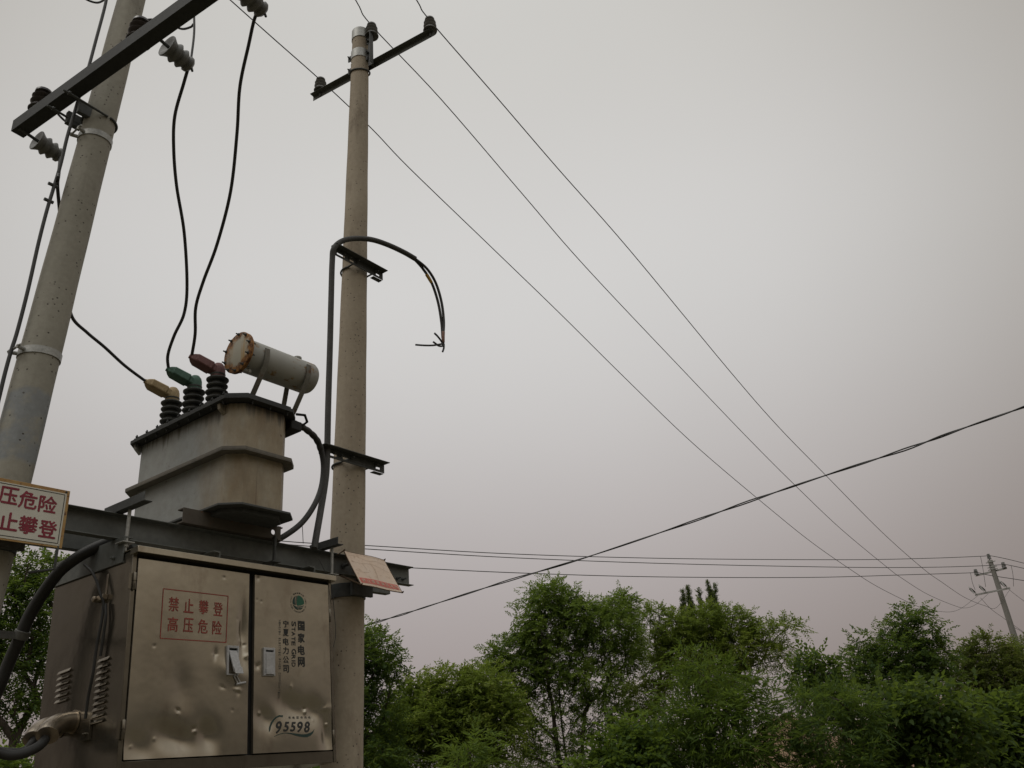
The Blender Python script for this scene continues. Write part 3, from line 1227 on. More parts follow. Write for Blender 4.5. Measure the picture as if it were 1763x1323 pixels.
def qb(p0, p1, p2, n=12):
    return [((1 - t) ** 2 * p0[0] + 2 * t * (1 - t) * p1[0] + t * t * p2[0], (1 - t) ** 2 * p0[1] + 2 * t * (1 - t) * p1[1] + t * t * p2[1]) for t in np.linspace(0, 1, n)]


def circ(a0, a1, n=14):
    return [(math.cos(R(a)), math.sin(R(a))) for a in np.linspace(a0, a1, n)]


# the globe: a big green field and darker sectors parted by pale meridians
blob2d(ma_, sr, arc_poly(qb((-.10, .98), (-.38, .25), (-.28, -.40)) + qb((-.25, -.43), (.45, -.42), (.93, -.12))[1:] + circ(-2, 92)))
m2 = MB()
blob2d(m2, sr, arc_poly(qb((-.45, .88), (-.78, .2), (-.46, -.36)) + circ(198, 120)))
blob2d(m2, sr, arc_poly(qb((-.30, .92), (-.58, .2), (-.42, -.40))[:10] + qb((-.40, -.35), (-.46, .2), (-.20, .95))))
blob2d(m2, sr, arc_poly(qb((-.20, -.54), (.5, -.52), (.93, -.28)) + qb((.88, -.42), (.5, -.68), (-.16, -.66))))
blob2d(m2, sr, arc_poly(qb((-.08, -.74), (.45, -.72), (.80, -.58)) + circ(-37, -72, 8) + [(.2, -.95), (.05, -.86)]))
blob2d(m2, sr, arc_poly(qb((-.90, -.40), (-.55, -.48), (-.32, -.60)) + [(-.18, -.72), (0.02, -.98)] + circ(-94, -150, 8)))
m2.build('emblem_sectors', M_INKGRN, doorR)
ma_.build('emblem_field', M_LOGO, doorR)
m = MB()
for i, s in enumerate('国家电网公司'):
    an = R(125 - i * 15)
    put(m, surfR, s, ec[0] + 1.32 * er * math.cos(an), ec[1] + 1.32 * er * math.sin(an), .0095, .0095, .03, 0, math.degrees(an) - 90)
tx = 'STATE GRID CORPORATION OF CHINA'
for i, s in enumerate(tx):
    if s != ' ':
        an = R(150 + i * (240 / (len(tx) - 1)))
        put(m, surfR, s, ec[0] + 1.32 * er * math.cos(an), ec[1] + 1.32 * er * math.sin(an), .005, .0075, .01, 0, math.degrees(an) + 90)
m.build('emblem_lettering', M_INKBLK, doorR)
m = MB()
for s, y in zip('国家电网', (1077.9, 1098.7, 1119.5, 1140)):
    put(m, surfR, s, *pxl(518.8, y), .049, .055, .075)
m.build('company_lettering', M_INKBLK, doorR)
m = MB()
for s, y in zip('宁夏电力公司', (1074.6, 1089.5, 1105, 1120.3, 1136, 1151.8)):
    put(m, surfR, s, *pxl(492.2, y), .041, .041, .045)


def serif_word(word, px, y0, y1, h, big):
    """letters reading downwards, with slab serifs"""
    a0, c0 = pxl(px, y0)
    a1, c1 = pxl(px, y1)
    n = len(word)
    wsum = sum(.55 if ch_ in ' I' else (1.25 if ch_ in big else 1.0) for ch_ in word)
    pos = 0.0
    first = True
    for k, ch_ in enumerate(word):
        cap = first
        first = ch_ == ' '
        wd = .55 if ch_ in ' I' else (1.25 if cap else 1.0)
        mid = (pos + wd / 2) / wsum
        pos += wd
        if ch_ == ' ':
            continue
        a, c = a0 + (a1 - a0) * mid, c0 + (c1 - c0) * mid
        hh = h * (1.0 if cap else .82)
        put(m, surfR, ch_, a - (h - hh) / 2, c, abs(c1 - c0) / wsum * (wd * .84 if ch_ != 'I' else .22), hh, .06, 0, -90)


m.build('company_lettering', M_INKBLK, doorR)
m = MB()
serif_word('STATE GRID', 506, 1069.5, 1149, .033, 'SG')
m.build('english_lettering', M_INKBLK, doorR)
m = MB()
tx = 'NINGXIA ELECTRIC POWER CORPORATION'
a0, c0 = pxl(481.7, 1067)
a1, c1 = pxl(481.2, 1203)
for i, s in enumerate(tx):
    if s != ' ':
        f_ = (i + .5) / len(tx)
        put(m, surfR, s, a0 + (a1 - a0) * f_, c0 + (c1 - c0) * f_, abs(c1 - c0) / len(tx) * .62, .0135, .004, 0, -90)
m.build('small_lettering', mottled('faded_black_paint', (.05, .05, .045), (.09, .085, .07), 40, .6), doorR)
# hotline number with its swooshes
z12 = lambda x, y: pxl(440 + x / 12.03, 1200 + y / 12.03)
m = MB()
for s, x, y, w_, h_ in (('9', 487, 632, 115, 245), ('5', 640, 618, 130, 190), ('5', 782, 618, 130, 190), ('9', 930, 622, 120, 220), ('8', 1075, 622, 130, 225)):
    a, c = z12(x, y)
    k = (z12(100, 0)[0] - z12(0, 0)[0]) / 100
    k2 = (z12(0, 0)[1] - z12(0, 100)[1]) / 100
    put(m, surfR, s, a, c, w_ * k, h_ * k2, .10, .28)
m.build('hotline_number', M_INKBLK, doorR)
m = MB()
up = [(385, 822), (450, 785), (520, 758), (580, 745), (640, 742), (760, 752), (900, 772), (980, 778), (1050, 774), (1150, 738), (1200, 700), (1228, 665)]
lo = [(390, 830), (455, 798), (522, 775), (582, 760), (640, 758), (740, 776), (860, 815), (980, 838), (1070, 836), (1140, 805), (1190, 755), (1228, 668)]
m.add([surfR(*z12(*p)) for p in up + lo], [(i, i + 12, i + 13, i + 1) for i in range(11)])
ou = [(290, 718), (292, 660), (305, 610), (345, 520), (385, 460), (430, 410), (500, 376), (590, 380)]
ii = [(300, 720), (325, 670), (335, 620), (368, 545), (405, 480), (450, 436), (515, 412), (575, 420)]
m.add([surfR(*z12(*p)) for p in ou + ii], [(i, i + 8, i + 9, i + 1) for i in range(7)])
m.build('hotline_swoosh', M_INKGRN, doorR)
m = MB()
a0, c0 = z12(690, 425)
a1, c1 = z12(1190, 418)
for i, s in enumerate('供电服务热线'):
    f_ = (i + .5) / 6
    put(m, surfR, s, a0 + (a1 - a0) * f_, c0 + (c1 - c0) * f_, .017, .014, .004)
m.build('hotline_caption', MATS['faded_black_paint'], doorR)

# --- handles
def handle(parent, p_tl, p_br, opened, label=None):
    a0, c1 = pxl(*p_tl)
    a1, c0 = pxl(*p_br)
    dep = max(abs(FDL(a, c)) if parent is doorL else abs(FDR(a, c)) for a in (a0, a1) for c in (c0, c1))
    m = MB()
    b0, b1 = VD - .004, VD + .014
    w_ = a1 - a0
    m.box(CF, (a0, a0 + .012), (b0, b1), (c0, c1))
    m.box(CF, (a1 - .010, a1), (b0, b1), (c0, c1))
    m.box(CF, (a0 + .012, a1 - .010), (b0, b1 - .002), (c1 - .014, c1 - .0))
    m.box(CF, (a0 + .012, a1 - .010), (b0, b1 - .003), (c0, c0 + .008))
    m.box(CF, (a0 + .012, a1 - .010), (b0 - .002, b0 + .005), (c0 + .008, c1 - .014), 1)
    fr_ = m.build('handle', [M_GREYPL, M_BLACK], parent, .0015, 35, label)
    m = MB()
    if not opened:
        m.box(CF, (a0 + .013, a1 - .011), (b0 + .006, b1 + .002), (c0 + .009, c1 - .026))
        m.box(CF, (a0 + .012, a1 - .0105), (b0 + .007, b1 + .006), (c0 + .008, c0 + .040))
    else:
        top, bot = c1 - .026, c0 + .012
        lean, side = .034, .016
        A = [(a0 + .014, b0 + .004, top), (a1 - .012, b0 + .004, top), (a1 - .012 + side, b0 + .004 + lean, bot), (a0 + .014 + side, b0 + .004 + lean, bot)]
        m.prism([CF.w(*p) for p in A], .009 * CF.ax[1])
        B = [(a0 + .013 + side * .8, b0 + .013 + lean * .8, bot + .030), (a1 - .011 + side * .8, b0 + .013 + lean * .8, bot + .030), (a1 - .008 + side, b0 + .015 + lean, bot - .008), (a0 + .016 + side, b0 + .015 + lean, bot - .008)]
        m.prism([CF.w(*p) for p in B], .004 * CF.ax[1])
    m.build('lever', M_GREYPL, parent, .001)
    if opened:
        m = MB()
        p0 = np.array(pxl(402.5, 1164.5))
        p1 = np.array(pxl(409.5, 1177))
        d = (p1 - p0) / np.linalg.norm(p1 - p0)
        s_ = np.array([-d[1], d[0]])
        for k in (-1, 1):
            stroke_ = [p0 + s_ * k * .0075, p1 + s_ * k * .0075]
            m.tube([CF.w(x[0], VD + .012, x[1]) for x in stroke_], .0032, 6)
        m.tube([CF.w(*(np.array([p0[0], 0, p0[1]]) + np.array([s_[0], 0, s_[1]]) * k * .010 + np.array([0, VD + .012, 0]))) for k in (-1, 1)], .0038, 6)
        hx = pxl(405, 1179)
        hy = pxl(420, 1176)
        m.tube([CF.w(hx[0], VD + .014, hx[1]), CF.w(hy[0], VD + .014, hy[1])], .0065, 8)
        m.build('latch_key', M_GREYPL, parent)


handle(doorL, (389.5, 1112), (408.5, 1164), True, 'grey pull handle sprung open')
handle(doorR, (452.5, 1115.5), (471.5, 1165), False, 'grey pull handle, closed')
for py in (1001, 1257):
    m = MB()
    c = ch(226, py, 1, VD)[2]
    m.lathe(CF.w(DL0 - .018, VD + .006, c - .045), CF.ax[2], [(.008, 0), (.009, .002), (.009, .043), (.007, .045), (.007, .047), (.009, .049), (.009, .09), (.008, .092)], 12)
    m.box(CF, (DL0 - .046, DL0 - .018), (VD - .008, VD - .001), (c - .04, c + .045))
    m.build('hinge', M_SSD, cab)
for py in (1060, 1270):
    m = MB()
    c = ch(570, py, 1, VD)[2]
    m.lathe(CF.w(DR1 + .012, VD - .004, c - .04), CF.ax[2], [(.007, 0), (.008, .002), (.008, .08), (.007, .082)], 12)
    m.build('hinge', M_SSD, cab)

# --- louvres and fittings on the cabinet's end
sx = CL
for x0s, x1s, n_ in (((101, 1160, 96, 1209.5), (122.5, 1153, 117, 1203.5), 6), ((170, 1139, 158.5, 1245), (189, 1133, 179.5, 1239), 11)):
    for k in range(n_):
        f_ = k / (n_ - 1)
        p0 = ch(x0s[0] + (x0s[2] - x0s[0]) * f_, x0s[1] + (x0s[3] - x0s[1]) * f_, 0, sx)
        p1 = ch(x1s[0] + (x1s[2] - x1s[0]) * f_, x1s[1] + (x1s[3] - x1s[1]) * f_, 0, sx)
        c = (p0[2] + p1[2]) / 2
        b0, b1 = p0[1], p1[1]
        m = MB()
        m.prism([CF.w(sx + .001, b0, c + .011), CF.w(sx - .012, b0 + .004, c - .006), CF.w(sx - .012, b0 + .004, c - .009), CF.w(sx + .001, b0, c + .002)], (b1 - b0) * CF.ax[1])
        m.build('louvre', M_SS, cab)
# clamp plate and strip
m = MB()
pc = ch(178, 1031, 0, sx)
m.box(CF, (sx - .03, sx - .001), (pc[1] - .045, pc[1] + .045), (pc[2] - .014, pc[2] + .014))
m.lathe(CF.w(sx - .031, pc[1] - .028, pc[2]), -UA, [(.016, 0), (.016, .012), (.01, .014)], 14)
m.box(CF, (sx - .004, sx - .001), (pc[1] + .02, pc[1] + .035), (pc[2] + .014, pc[2] + .13))
m.build('cable_clamp', M_SSB, cab, .002)
m = MB()
pc2 = ch(150, 1258, 0, sx)
m.box(CF, (sx - .016, sx - .001), (pc2[1] - .03, pc2[1] + .05), (pc2[2] - .05, pc2[2] + .045))
bolt(m, CF.w(sx - .016, pc2[1] + .02, pc2[2] - .02), -UA, .009, .008, .008)
m.build('earthing_plate', M_SSD, cab, .002)
# two bent outlet tubes
spout_mouth = []
for px, py, sc in ((128, 1243, 1.0), (110, 1245, 1.0)):
    b_ = ch(px, py, 0, sx)
    bb = b_[1] if px == 128 else spout_mouth[0][1] - .135
    cc = b_[2] if px == 128 else spout_mouth[0][2]
    if px == 128:
        spout_mouth.append(np.array([0, bb, cc]))
    m = MB()
    path, rr = [], .052
    for k in range(13):
        an = R(66) * k / 12
        path.append(CF.w(sx - .02 - .15 * math.sin(an), bb + .60 * .15 * (1 - math.cos(an)), cc - .80 * .15 * (1 - math.cos(an))))
    path = [CF.w(sx + .002, bb, cc)] + path
    m.tube(path, rr, 24, 0, False)
    m.tube(path, rr - .004, 24, 1, False)
    m.lathe(CF.w(sx - .001, bb, cc), -UA, [(rr, 0), (rr + .008, .001), (rr + .008, .005), (rr, .006)], 28, 0)
    # rim
    dd = path[-1] - path[-2]
    m.lathe(path[-1], dd, [(rr - .005, -.004), (rr + .001, -.003), (rr + .0015, .002), (rr - .005, .002)], 24, 0)
    m.build('outlet_tube', [M_SSB, M_BLACK], cab)
    if px == 128:
        mouthA = (path[-1], dd / np.linalg.norm(dd))
    else:
        mouthB = (path[-1], dd / np.linalg.norm(dd))

# --- hanging gear
m = MB()
for uu, sg in ((CL - .012, -1), (CL + .60, 1), (CR - .06, 1)):
    fr2 = Frame(HF.w(uu, 0, 0), VA, UA, ZA)
    m = MB()
    channel(m, fr2, BK + .0, .285, 0, .05 if sg < 0 else -.05, 2.775 if sg < 0 else 2.80, 2.922, .008)
    for bb in (-.4, .2):
        bolt(m, HF.w(uu + (-.001 if sg < 0 else .009), bb, 2.815), -UA, .012, .01, .012)
    m.build('mounting_channel', M_BEAM, cab, .0015)
for uu, v0, v1 in ((-1.925, .06, .47), (-.44, .08, .37)):
    m = MB()
    angle_bar(m, HF.w(uu, v0, 3.0765), HF.w(uu, v1, 3.0765), UA, ZA, .052, .052, .006)
    m.build('hanger_angle', M_STEEL, cab, .0015)
    m = MB()
    vr = .275
    m.tube([HF.w(uu + .035, vr, 2.86), HF.w(uu + .035, vr, 3.115)], .010, 10)
    bolt(m, HF.w(uu + .035, vr, 3.0835), ZA, .017, .014, .02)
    bolt(m, HF.w(uu + .035, vr, 2.875), -ZA, .017, .012, .02)
    m.box(HF, (uu + .0, uu + .07), (vr - .05, vr + .03), (2.885, 2.891))
    m.build('hanger_rod', M_ZINC, cab)

# ------------------------------------------------------------------ transformer on the platform
tr = thing('transformer', 'weathered grey transformer with three coloured terminal caps and a rusty-ended drum on top', 'transformer', HF.w(-1.12, -.16, 3.08))


def octo(u0, u1, v0, v1, c):
    return [(u0 + c, v0), (u1 - c, v0), (u1, v0 + c), (u1, v1 - c), (u1 - c, v1), (u0 + c, v1), (u0, v1 - c), (u0, v0 + c)]


def oct_prism(m, u0, u1, v0, v1, c, z0, z1, mi=0):
    m.prism([HF.w(u, v, z0) for u, v in octo(u0, u1, v0, v1, c)], ZA * (z1 - z0), mi)


m = MB()
oct_prism(m, -1.345, -.895, -.74, .425, .08, 3.18, 3.87)
m.build('tank', M_TANK, tr, .006)
m = MB()
oct_prism(m, -1.412, -.848, -.80, .488, .10, 3.872, 3.896)
oct_prism(m, -1.395, -.862, -.785, .472, .095, 3.900, 3.915)
for k in range(9):
    f_ = (k + .5) / 9
    v = -.72 + f_ * 1.13
    for uu in (-1.392, -.868):
        bolt(m, HF.w(uu, v, 3.872), -ZA, .010, .010, .014)
        bolt(m, HF.w(uu, v, 3.915), ZA, .010, .010, .008)
for uu in (-1.26, -1.12, -.98):
    bolt(m, HF.w(uu, .468, 3.872), -ZA, .010, .010, .014)
m.build('lid', MATS['blackened_steel'], tr, .002)
m = MB()
oct_prism(m, -1.408, -.848, -.80, .486, .10, 3.520, 3.526)
oct_prism(m, -1.4085, -.8475, -.8005, .4865, .10, 3.5265, 3.546)
m.build('stiffening_rib', mottled('rib_paint', (.12, .115, .10), (.17, .15, .12), 5, .7, rust=(.1, .055, .03)), tr, .001)
m = MB()
oct_prism(m, -1.405, -.842, -.80, .486, .10, 3.168, 3.182)
oct_prism(m, -1.35, -.90, -.75, .43, .09, 3.14, 3.1675, 0)
m.build('bottom_flange', M_STEEL, tr, .002)
for v in (-.69, .28):
    m = MB()
    m.prism([HF.w(-1.346, v, 3.868), HF.w(-1.392, v, 3.868), HF.w(-1.385, v, 3.835), HF.w(-1.346, v, 3.80)], VA * .03)
    m.build('lid_gusset', M_TANK, tr, .001)
# base channels; the near one has a round hole near its end
for vw, vt in ((.235, .175), (-.52, -.46)):
    m = MB()
    u0, u1, zb0, zb1 = -1.535, -.815, 3.0745, 3.166
    s = 1 if vw > vt else -1
    hole_u, hole_r = -.875, .017
    L_, R_ = hole_u - .035, hole_u + .035
    y0, y1 = (vw - .007, vw) if s > 0 else (vw, vw + .007)
    m.box(HF, (u0, L_), (y0, y1), (zb0, zb1))
    m.box(HF, (R_, u1), (y0, y1), (zb0, zb1))
    zc = (zb0 + zb1) / 2
    n = 24
    inner = [(hole_u + hole_r * math.cos(2 * math.pi * k / n), zc + hole_r * math.sin(2 * math.pi * k / n)) for k in range(n)]
    outer = []
    for k in range(n):
        cx_, cz_ = math.cos(2 * math.pi * k / n), math.sin(2 * math.pi * k / n)
        sc = min(.035 / max(abs(cx_), 1e-6), ((zb1 - zb0) / 2) / max(abs(cz_), 1e-6))
        outer.append((hole_u + cx_ * sc, zc + cz_ * sc))
    for yy in (y0, y1):
        m.add([HF.w(a, yy, c) for a, c in inner] + [HF.w(a, yy, c) for a, c in outer], [(k, (k + 1) % n, n + (k + 1) % n, n + k) for k in range(n)])
    m.add([HF.w(a, y0, c) for a, c in inner] + [HF.w(a, y1, c) for a, c in inner], [(k, (k + 1) % n, n + (k + 1) % n, n + k) for k in range(n)])
    for z0_, z1_ in ((zb0 + .0005, zb0 + .0085), (zb1 - .0085, zb1 - .0005)):
        m.box(HF, (u0, u1 + .02), (min(vw - s * .007, vt), max(vw - s * .007, vt)), (z0_, z1_))
    m.build('base_channel', mottled('rusty_channel', (.115, .10, .08), (.075, .062, .05), 9, .8, .1, rust=(.12, .06, .03), rthr=.6), tr, 0)
for vv in (.22,):
    m = MB()
    m.tube([HF.w(-.868, .245, 2.905), HF.w(-.868, .245, 3.09)], .011, 10)
    bolt(m, HF.w(-.868, .245, 2.925), -ZA, .018, .013, .02)
    m.box(HF, (-.90, -.835), (.17, .275), (2.917, 2.923))
    m.build('clamp_bolt', M_STEEL, tr)

# high-voltage bushings under coloured silicone caps
CAPEND = []
for v, mt, lab in ((-.437, M_TAN, 'yellow'), (-.168, M_GRN, 'green'), (.10, M_RED, 'dark red')):
    ub = -1.283
    m = MB()
    o = HF.w(ub, v, 3.915)
    prof = [(.055, 0), (.055, .012), (.040, .016)]
    for k in range(5):
        h = .03 + k * .047
        R_ = .074 if k % 2 == 0 else .070
        prof += [(.042, h - .010), (R_ - .006, h - .006), (R_, h + .002), (R_, h + .008), (R_ - .012, h + .016), (.042, h + .022)]
    prof += [(.050, .258), (.050, .264), (.0, .266)]
    m.lathe(o, ZA, prof, 30)
    bu = m.build('high_voltage_bushing', M_BUSH, tr)
    # the cap: dome over the bushing and a boxy arm that rises away along the beams
    m = MB()
    d0 = HF.w(ub, v, 4.155)
    m.lathe(d0, ZA, [(.046, 0), (.048, .02), (.046, .06), (.040, .085), (.026, .104), (.0, .110)], 24)
    ax = -UA * .82 + ZA * .30 - VA * .20
    ax = ax / np.linalg.norm(ax)
    sd_ = np.cross(ax, ZA)
    sd_ /= np.linalg.norm(sd_)
    up_ = np.cross(sd_, ax)
    c0 = d0 + ZA * .045
    secs = []
    for t_, wv, hv in ((.0, .036, .026), (.05, .040, .028), (.056, .050, .033), (.165, .048, .031), (.19, .032, .022), (.205, .014, .014)):
        ct = c0 + ax * t_
        secs.append([ct + sd_ * a * wv + up_ * b * hv for a, b in ((1, .62), (.72, 1), (-.72, 1), (-1, .62), (-1, -.75), (-.88, -1), (.88, -1), (1, -.75))])
    vs = [p for s_ in secs for p in s_]
    fs = [(i * 8 + k, i * 8 + (k + 1) % 8, (i + 1) * 8 + (k + 1) % 8, (i + 1) * 8 + k) for i in range(len(secs) - 1) for k in range(8)] + [tuple(range(8)), tuple(range(40, 48))]
    m.add(vs, fs)
    m.tube([c0 + ax * .19, c0 + ax * .215], .017, 10)
    m.build('terminal_cap', mt, bu, .003, 24, lab + ' silicone terminal cap')
    CAPEND.append(c0 + ax * .198)

# conservator drum
vc, zc, cr = .35, 4.245, .114
cl, crr = -1.30, -.70
m = MB()
m.lathe(HF.w(cl, vc, zc), UA, [(cr, 0), (cr, .02), (cr, crr - cl - .02), (cr - .008, crr - cl - .004), (cr - .02, crr - cl), (.01, crr - cl + .004)], 48)
m.lathe(HF.w(crr - .10, vc - .02, zc + cr - .006), ZA, [(.022, 0), (.022, .03), (.030, .031), (.030, .042), (.024, .046), (0, .047)], 16)
m.lathe(HF.w(cl + .0, vc + .03, zc - cr - .012), UA, [(.014, .0), (.014, .05), (.018, .05), (.018, .07), (0, .07)], 10)
con = m.build('conservator_drum', M_CONS, tr)


def f_cap(t, b):
    g = N(t, 'ShaderNodeTexCoord')
    dv = N(t, 'ShaderNodeVectorMath', operation='DISTANCE')
    cc_ = HF.w(cl - .03, vc, zc) - HF.w(-1.12, -.16, 3.08)
    dv.inputs[1].default_value = tuple(cc_)
    t.links.new(g.outputs['Object'], dv.inputs[0])
    co = objco(t)
    n1 = noise(t, co, 13, 6, .65)
    ad_ = N(t, 'ShaderNodeMath', operation='MULTIPLY_ADD')
    ad_.inputs[1].default_value = .22
    t.links.new(n1, ad_.inputs[0])
    t.links.new(dv.outputs['Value'], ad_.inputs[2])
    n2 = noise(t, objco(t, (3, 3, .25)), 9, 5, .6)
    base = mix(t, thr(t, n2, .48, .62), (.45, .425, .35), (.46, .31, .15))
    c = mix(t, thr(t, ad_.outputs[0], .195, .235), base, mix(t, thr(t, noise(t, co, 38, 5), .38, .62), (.11, .045, .018), (.38, .18, .055)))
    t.links.new(c, b.inputs['Base Color'])
    b.inputs['Roughness'].default_value = .75
    bump(t, b, n1, .3, .005)


m = MB()
m.lathe(HF.w(cl - .002, vc, zc), UA, [(cr + .030, .002), (cr + .031, .012), (cr + .0, .013)], 48)
m.lathe(HF.w(cl - .002, vc, zc), -UA, [(cr + .031, .001), (cr + .032, .012), (cr + .029, .014), (.01, .014)], 48)
capo = m.build('end_cover', mat('rusty_cover', f_cap), con, 0, 35, 'round end cover eaten by rust round its rim')
for k in range(10):
    m = MB()
    an = 2 * math.pi * (k + .4) / 10
    p = HF.w(cl - .016, vc + (cr + .018) * math.cos(an), zc + (cr + .018) * math.sin(an))
    bolt(m, p, -UA, .010, .009, .014)
    m.tube([p, p + UA * .03], .006, 6)
    bolt(m, p + UA * .026, UA, .010, .009, .012)
    m.build('cover_bolt', M_STEEL, con)
for u_, sv in ((cl + .135, 1), (crr - .11, 1), (crr - .11, -1)):
    m = MB()
    if sv > 0:
        pts = [(vc + cr + .003, zc + .035), (vc + cr + .003, zc - .03), (vc + cr - .015, zc - .085), (vc - .03, zc - .27), (vc - .085, zc - .325), (vc - .14, zc - .328)]
    else:
        pts = [(vc - cr - .003, zc + .03), (vc - cr - .003, zc - .02), (vc - cr + .004, zc - .06), (vc - cr - .03, zc - .22), (vc - cr - .045, zc - .322), (vc - cr - .10, zc - .328)]
    w_, th_ = .038, .007
    vs = []
    for i, (v, z) in enumerate(pts):
        dvv = np.array(pts[min(i + 1, 5)]) - np.array(pts[max(i - 1, 0)])
        dvv = dvv / np.linalg.norm(dvv)
        nn = np.array([dvv[1], -dvv[0]])
        for du, dn in ((-w_ / 2, 0), (w_ / 2, 0), (w_ / 2, th_), (-w_ / 2, th_)):
            vs.append(HF.w(u_ + du, v - nn[0] * dn * sv, z - nn[1] * dn * sv))
    m.add(vs, [(i * 4 + k, i * 4 + (k + 1) % 4, (i + 1) * 4 + (k + 1) % 4, (i + 1) * 4 + k) for i in range(5) for k in range(4)] + [(0, 1, 2, 3), (20, 21, 22, 23)])
    m.build('drum_leg', mottled('leg_paint', (.15, .145, .125), (.21, .20, .17), 9, .7, rust=(.13, .06, .025), rthr=.58), tr, .001)
# low-voltage outlet at the far end under the lid
m = MB()
m.box(HF, (-.892, -.80), (.05, .40), (3.80, 3.868))
m.tube([HF.w(-.83, .37, 3.93), HF.w(-.76, .38, 3.94), HF.w(-.73, .37, 3.90), HF.w(-.76, .36, 3.87), HF.w(-.83, .36, 3.88)], .010, 8)
m.build('low_voltage_outlet', M_BLACK, tr, .006)

# ------------------------------------------------------------------ signs
SV = .272
s0 = HF.hit(115.5, 845, 1, SV)
s1 = HF.hit(112.5, 945.5, 1, SV)
su1, sz1, sz0 = (s0[0] + s1[0]) / 2, s0[2], s1[2]
su0 = su1 - .625
sg = thing('warning_sign', 'white enamel sign with maroon characters and a rusty yellow rim', 'sign', HF.w((su0 + su1) / 2, SV, sz0))
SF = Frame(HF.w(su1, SV, sz1), UA, VA, ZA)
m = MB()
m.box(SF, (-.625, 0), (-.003, 0), (sz0 - sz1, 0))
m.build('plate', M_ENEDGE, sg, .001)
m = MB()
m.box(SF, (-.609, -.016), (.0004, .0016), (sz0 - sz1 + .010, -.018))
m.build('enamel_face', M_ENAMEL, sg)
ss = lambda a, c, l=0: SF.w(a, .0026 + l, c)
spx = lambda px, py: (lambda h: (h[0], h[2]))(SF.hit(px, py, 1, .0026))
m = MB()
e0 = [(-.600, -.026), (-.026, -.026), (-.026, sz0 - sz1 + .022), (-.600, sz0 - sz1 + .022)]
for i in range(4):
    stroke(m, ss, [e0[i], e0[(i + 1) % 4]], .0035)
m.build('border_line', M_INKBLK, sg)
m = MB()
for row, y0_, y1_ in (('险危压高', 869, 838), ('登攀止禁', 911.5, 883.5)):
    for k, s in enumerate(row):
        a, c = spx(82.5 - k * 33.8, y0_ - k * (y0_ - y1_) / 4 * .98)
        put(m, ss, s, a, c, .088, .088, .045)
m.build('warning_lettering', M_INKSIGN, sg)
m = MB()
for uu in (su1 - .02, su1 - .60):
    m = MB()
    m.tube([HF.w(uu, .19, 3.05), HF.w(uu, SV - .004, sz1 - .01)], .003, 6)
    bolt(m, SF.w(uu - su1, -.004, -.010), VA, .006, .008, .003)
    m.build('fixing_wire', M_STEEL, sg)
m = MB()
m.tube([HF.w(su1 - .02, SV - .006, sz0 + .02), HF.w(su1 - .02, SV - .006, 2.70), HF.w(su1 - .1, SV - .1, 2.69)], .008, 8)
m.build('fixing_rod', M_STEEL, sg)

b0, b1 = HF.w(-.274, .25, 3.08), HF.w(.126, .25, 3.066)
bd_ = HF.w(-.250, .40, 2.815) - b0
bw = b1 - b0
bn = np.cross(bw, bd_)
bn = bn / np.linalg.norm(bn)
bn = bn if bn @ VA > 0 else -bn
sg2 = thing('notice_banner', 'small faded orange notice board with a red band, tilted on the middle pole', 'sign', (b0 + b1) / 2)
bs = lambda x, y, o=0.0: b0 + bw * x + bd_ * y + bn * (o + .004 * math.sin(3.1 * x) * math.sin(2.5 * y + .4) - .003 * math.sin(7 * x + 3 * y))
m = MB()
nb_ = 16
for oo in (0.0, -.003):
    base_ = len(m.v)
    for j in range(nb_ + 1):
        for i in range(nb_ + 1):
            m.v.append(tuple(bs(i / nb_, j / nb_, oo)))
    for j in range(nb_):
        for i in range(nb_):
            k = base_ + j * (nb_ + 1) + i
            f_ = (k, k + 1, k + nb_ + 2, k + nb_ + 1)
            m.f.append(f_ if oo else f_[::-1])
            m.m.append(0)
m.build('sheet', M_BANNER, sg2)
m = MB()
nq = 20
pts = [bs(.035 + .93 * i / nq, y, .0015) for y in (.78, .93) for i in range(nq + 1)]
m.add(pts, [(i, i + 1, nq + 2 + i, nq + 1 + i) for i in range(nq)])
m.build('red_band', M_BANRED, sg2)
m = MB()
for k, s in enumerate('禁止攀登高压危险'):
    put(m, lambda a, c, l=0: bs(a, c, .0026 + l), s, .11 + k * .111 + (.0 if k < 4 else .015), .855, .075, -.085, .01)
m.build('band_lettering', M_BANNER, sg2)
m = MB()
for pts in ([(.04, .04), (.3, .055), (.6, .05), (.96, .035)], [(.05, .12), (.22, .10), (.45, .2), (.7, .155), (.93, .20)], [(.05, .30), (.3, .32), (.55, .30), (.93, .42)], [(.06, .55), (.2, .60), (.35, .58)], [(.5, .28), (.53, .5), (.50, .76)], [(.30, .33), (.33, .52)]):
    stroke(m, lambda a, c: bs(a, c, .0024), spline([np.array(p) for p in pts], 5), .006)
m.build('crease_lines', mottled('banner_crease', (.36, .25, .16), (.46, .34, .23), 30, .8), sg2)  # thin brown strokes drawn along the folds
m = MB()
for e in ((0, 0, 1, 0), (1, 0, 1, 1), (1, 1, 0, 1), (0, 1, 0, 0)):
    m.tube([bs(e[0] + (e[2] - e[0]) * t_, e[1] + (e[3] - e[1]) * t_, -.002) for t_ in np.linspace(0, 1, 12)], .0035, 6)
for x, y in ((0, 0), (1, 0), (0, 1), (1, 1)):
    bolt(m, bs(x, y, .001), bn, .007, .006, .006)
m.tube([bs(0, 0), HF.w(-.28, .19, 3.06)], .004, 6)
m.tube([bs(1, 0), HF.w(.12, .19, 3.06)], .004, 6)
m.tube([bs(0, 1), HF.w(-.24, .17, 2.925)], .007, 6)
m.tube([bs(1, 1), HF.w(.17, .17, 2.925)], .007, 6)
m.build('wire_frame', mottled('rusty_wire', (.08, .05, .03), (.14, .09, .05), 20, .8, .2), sg2)

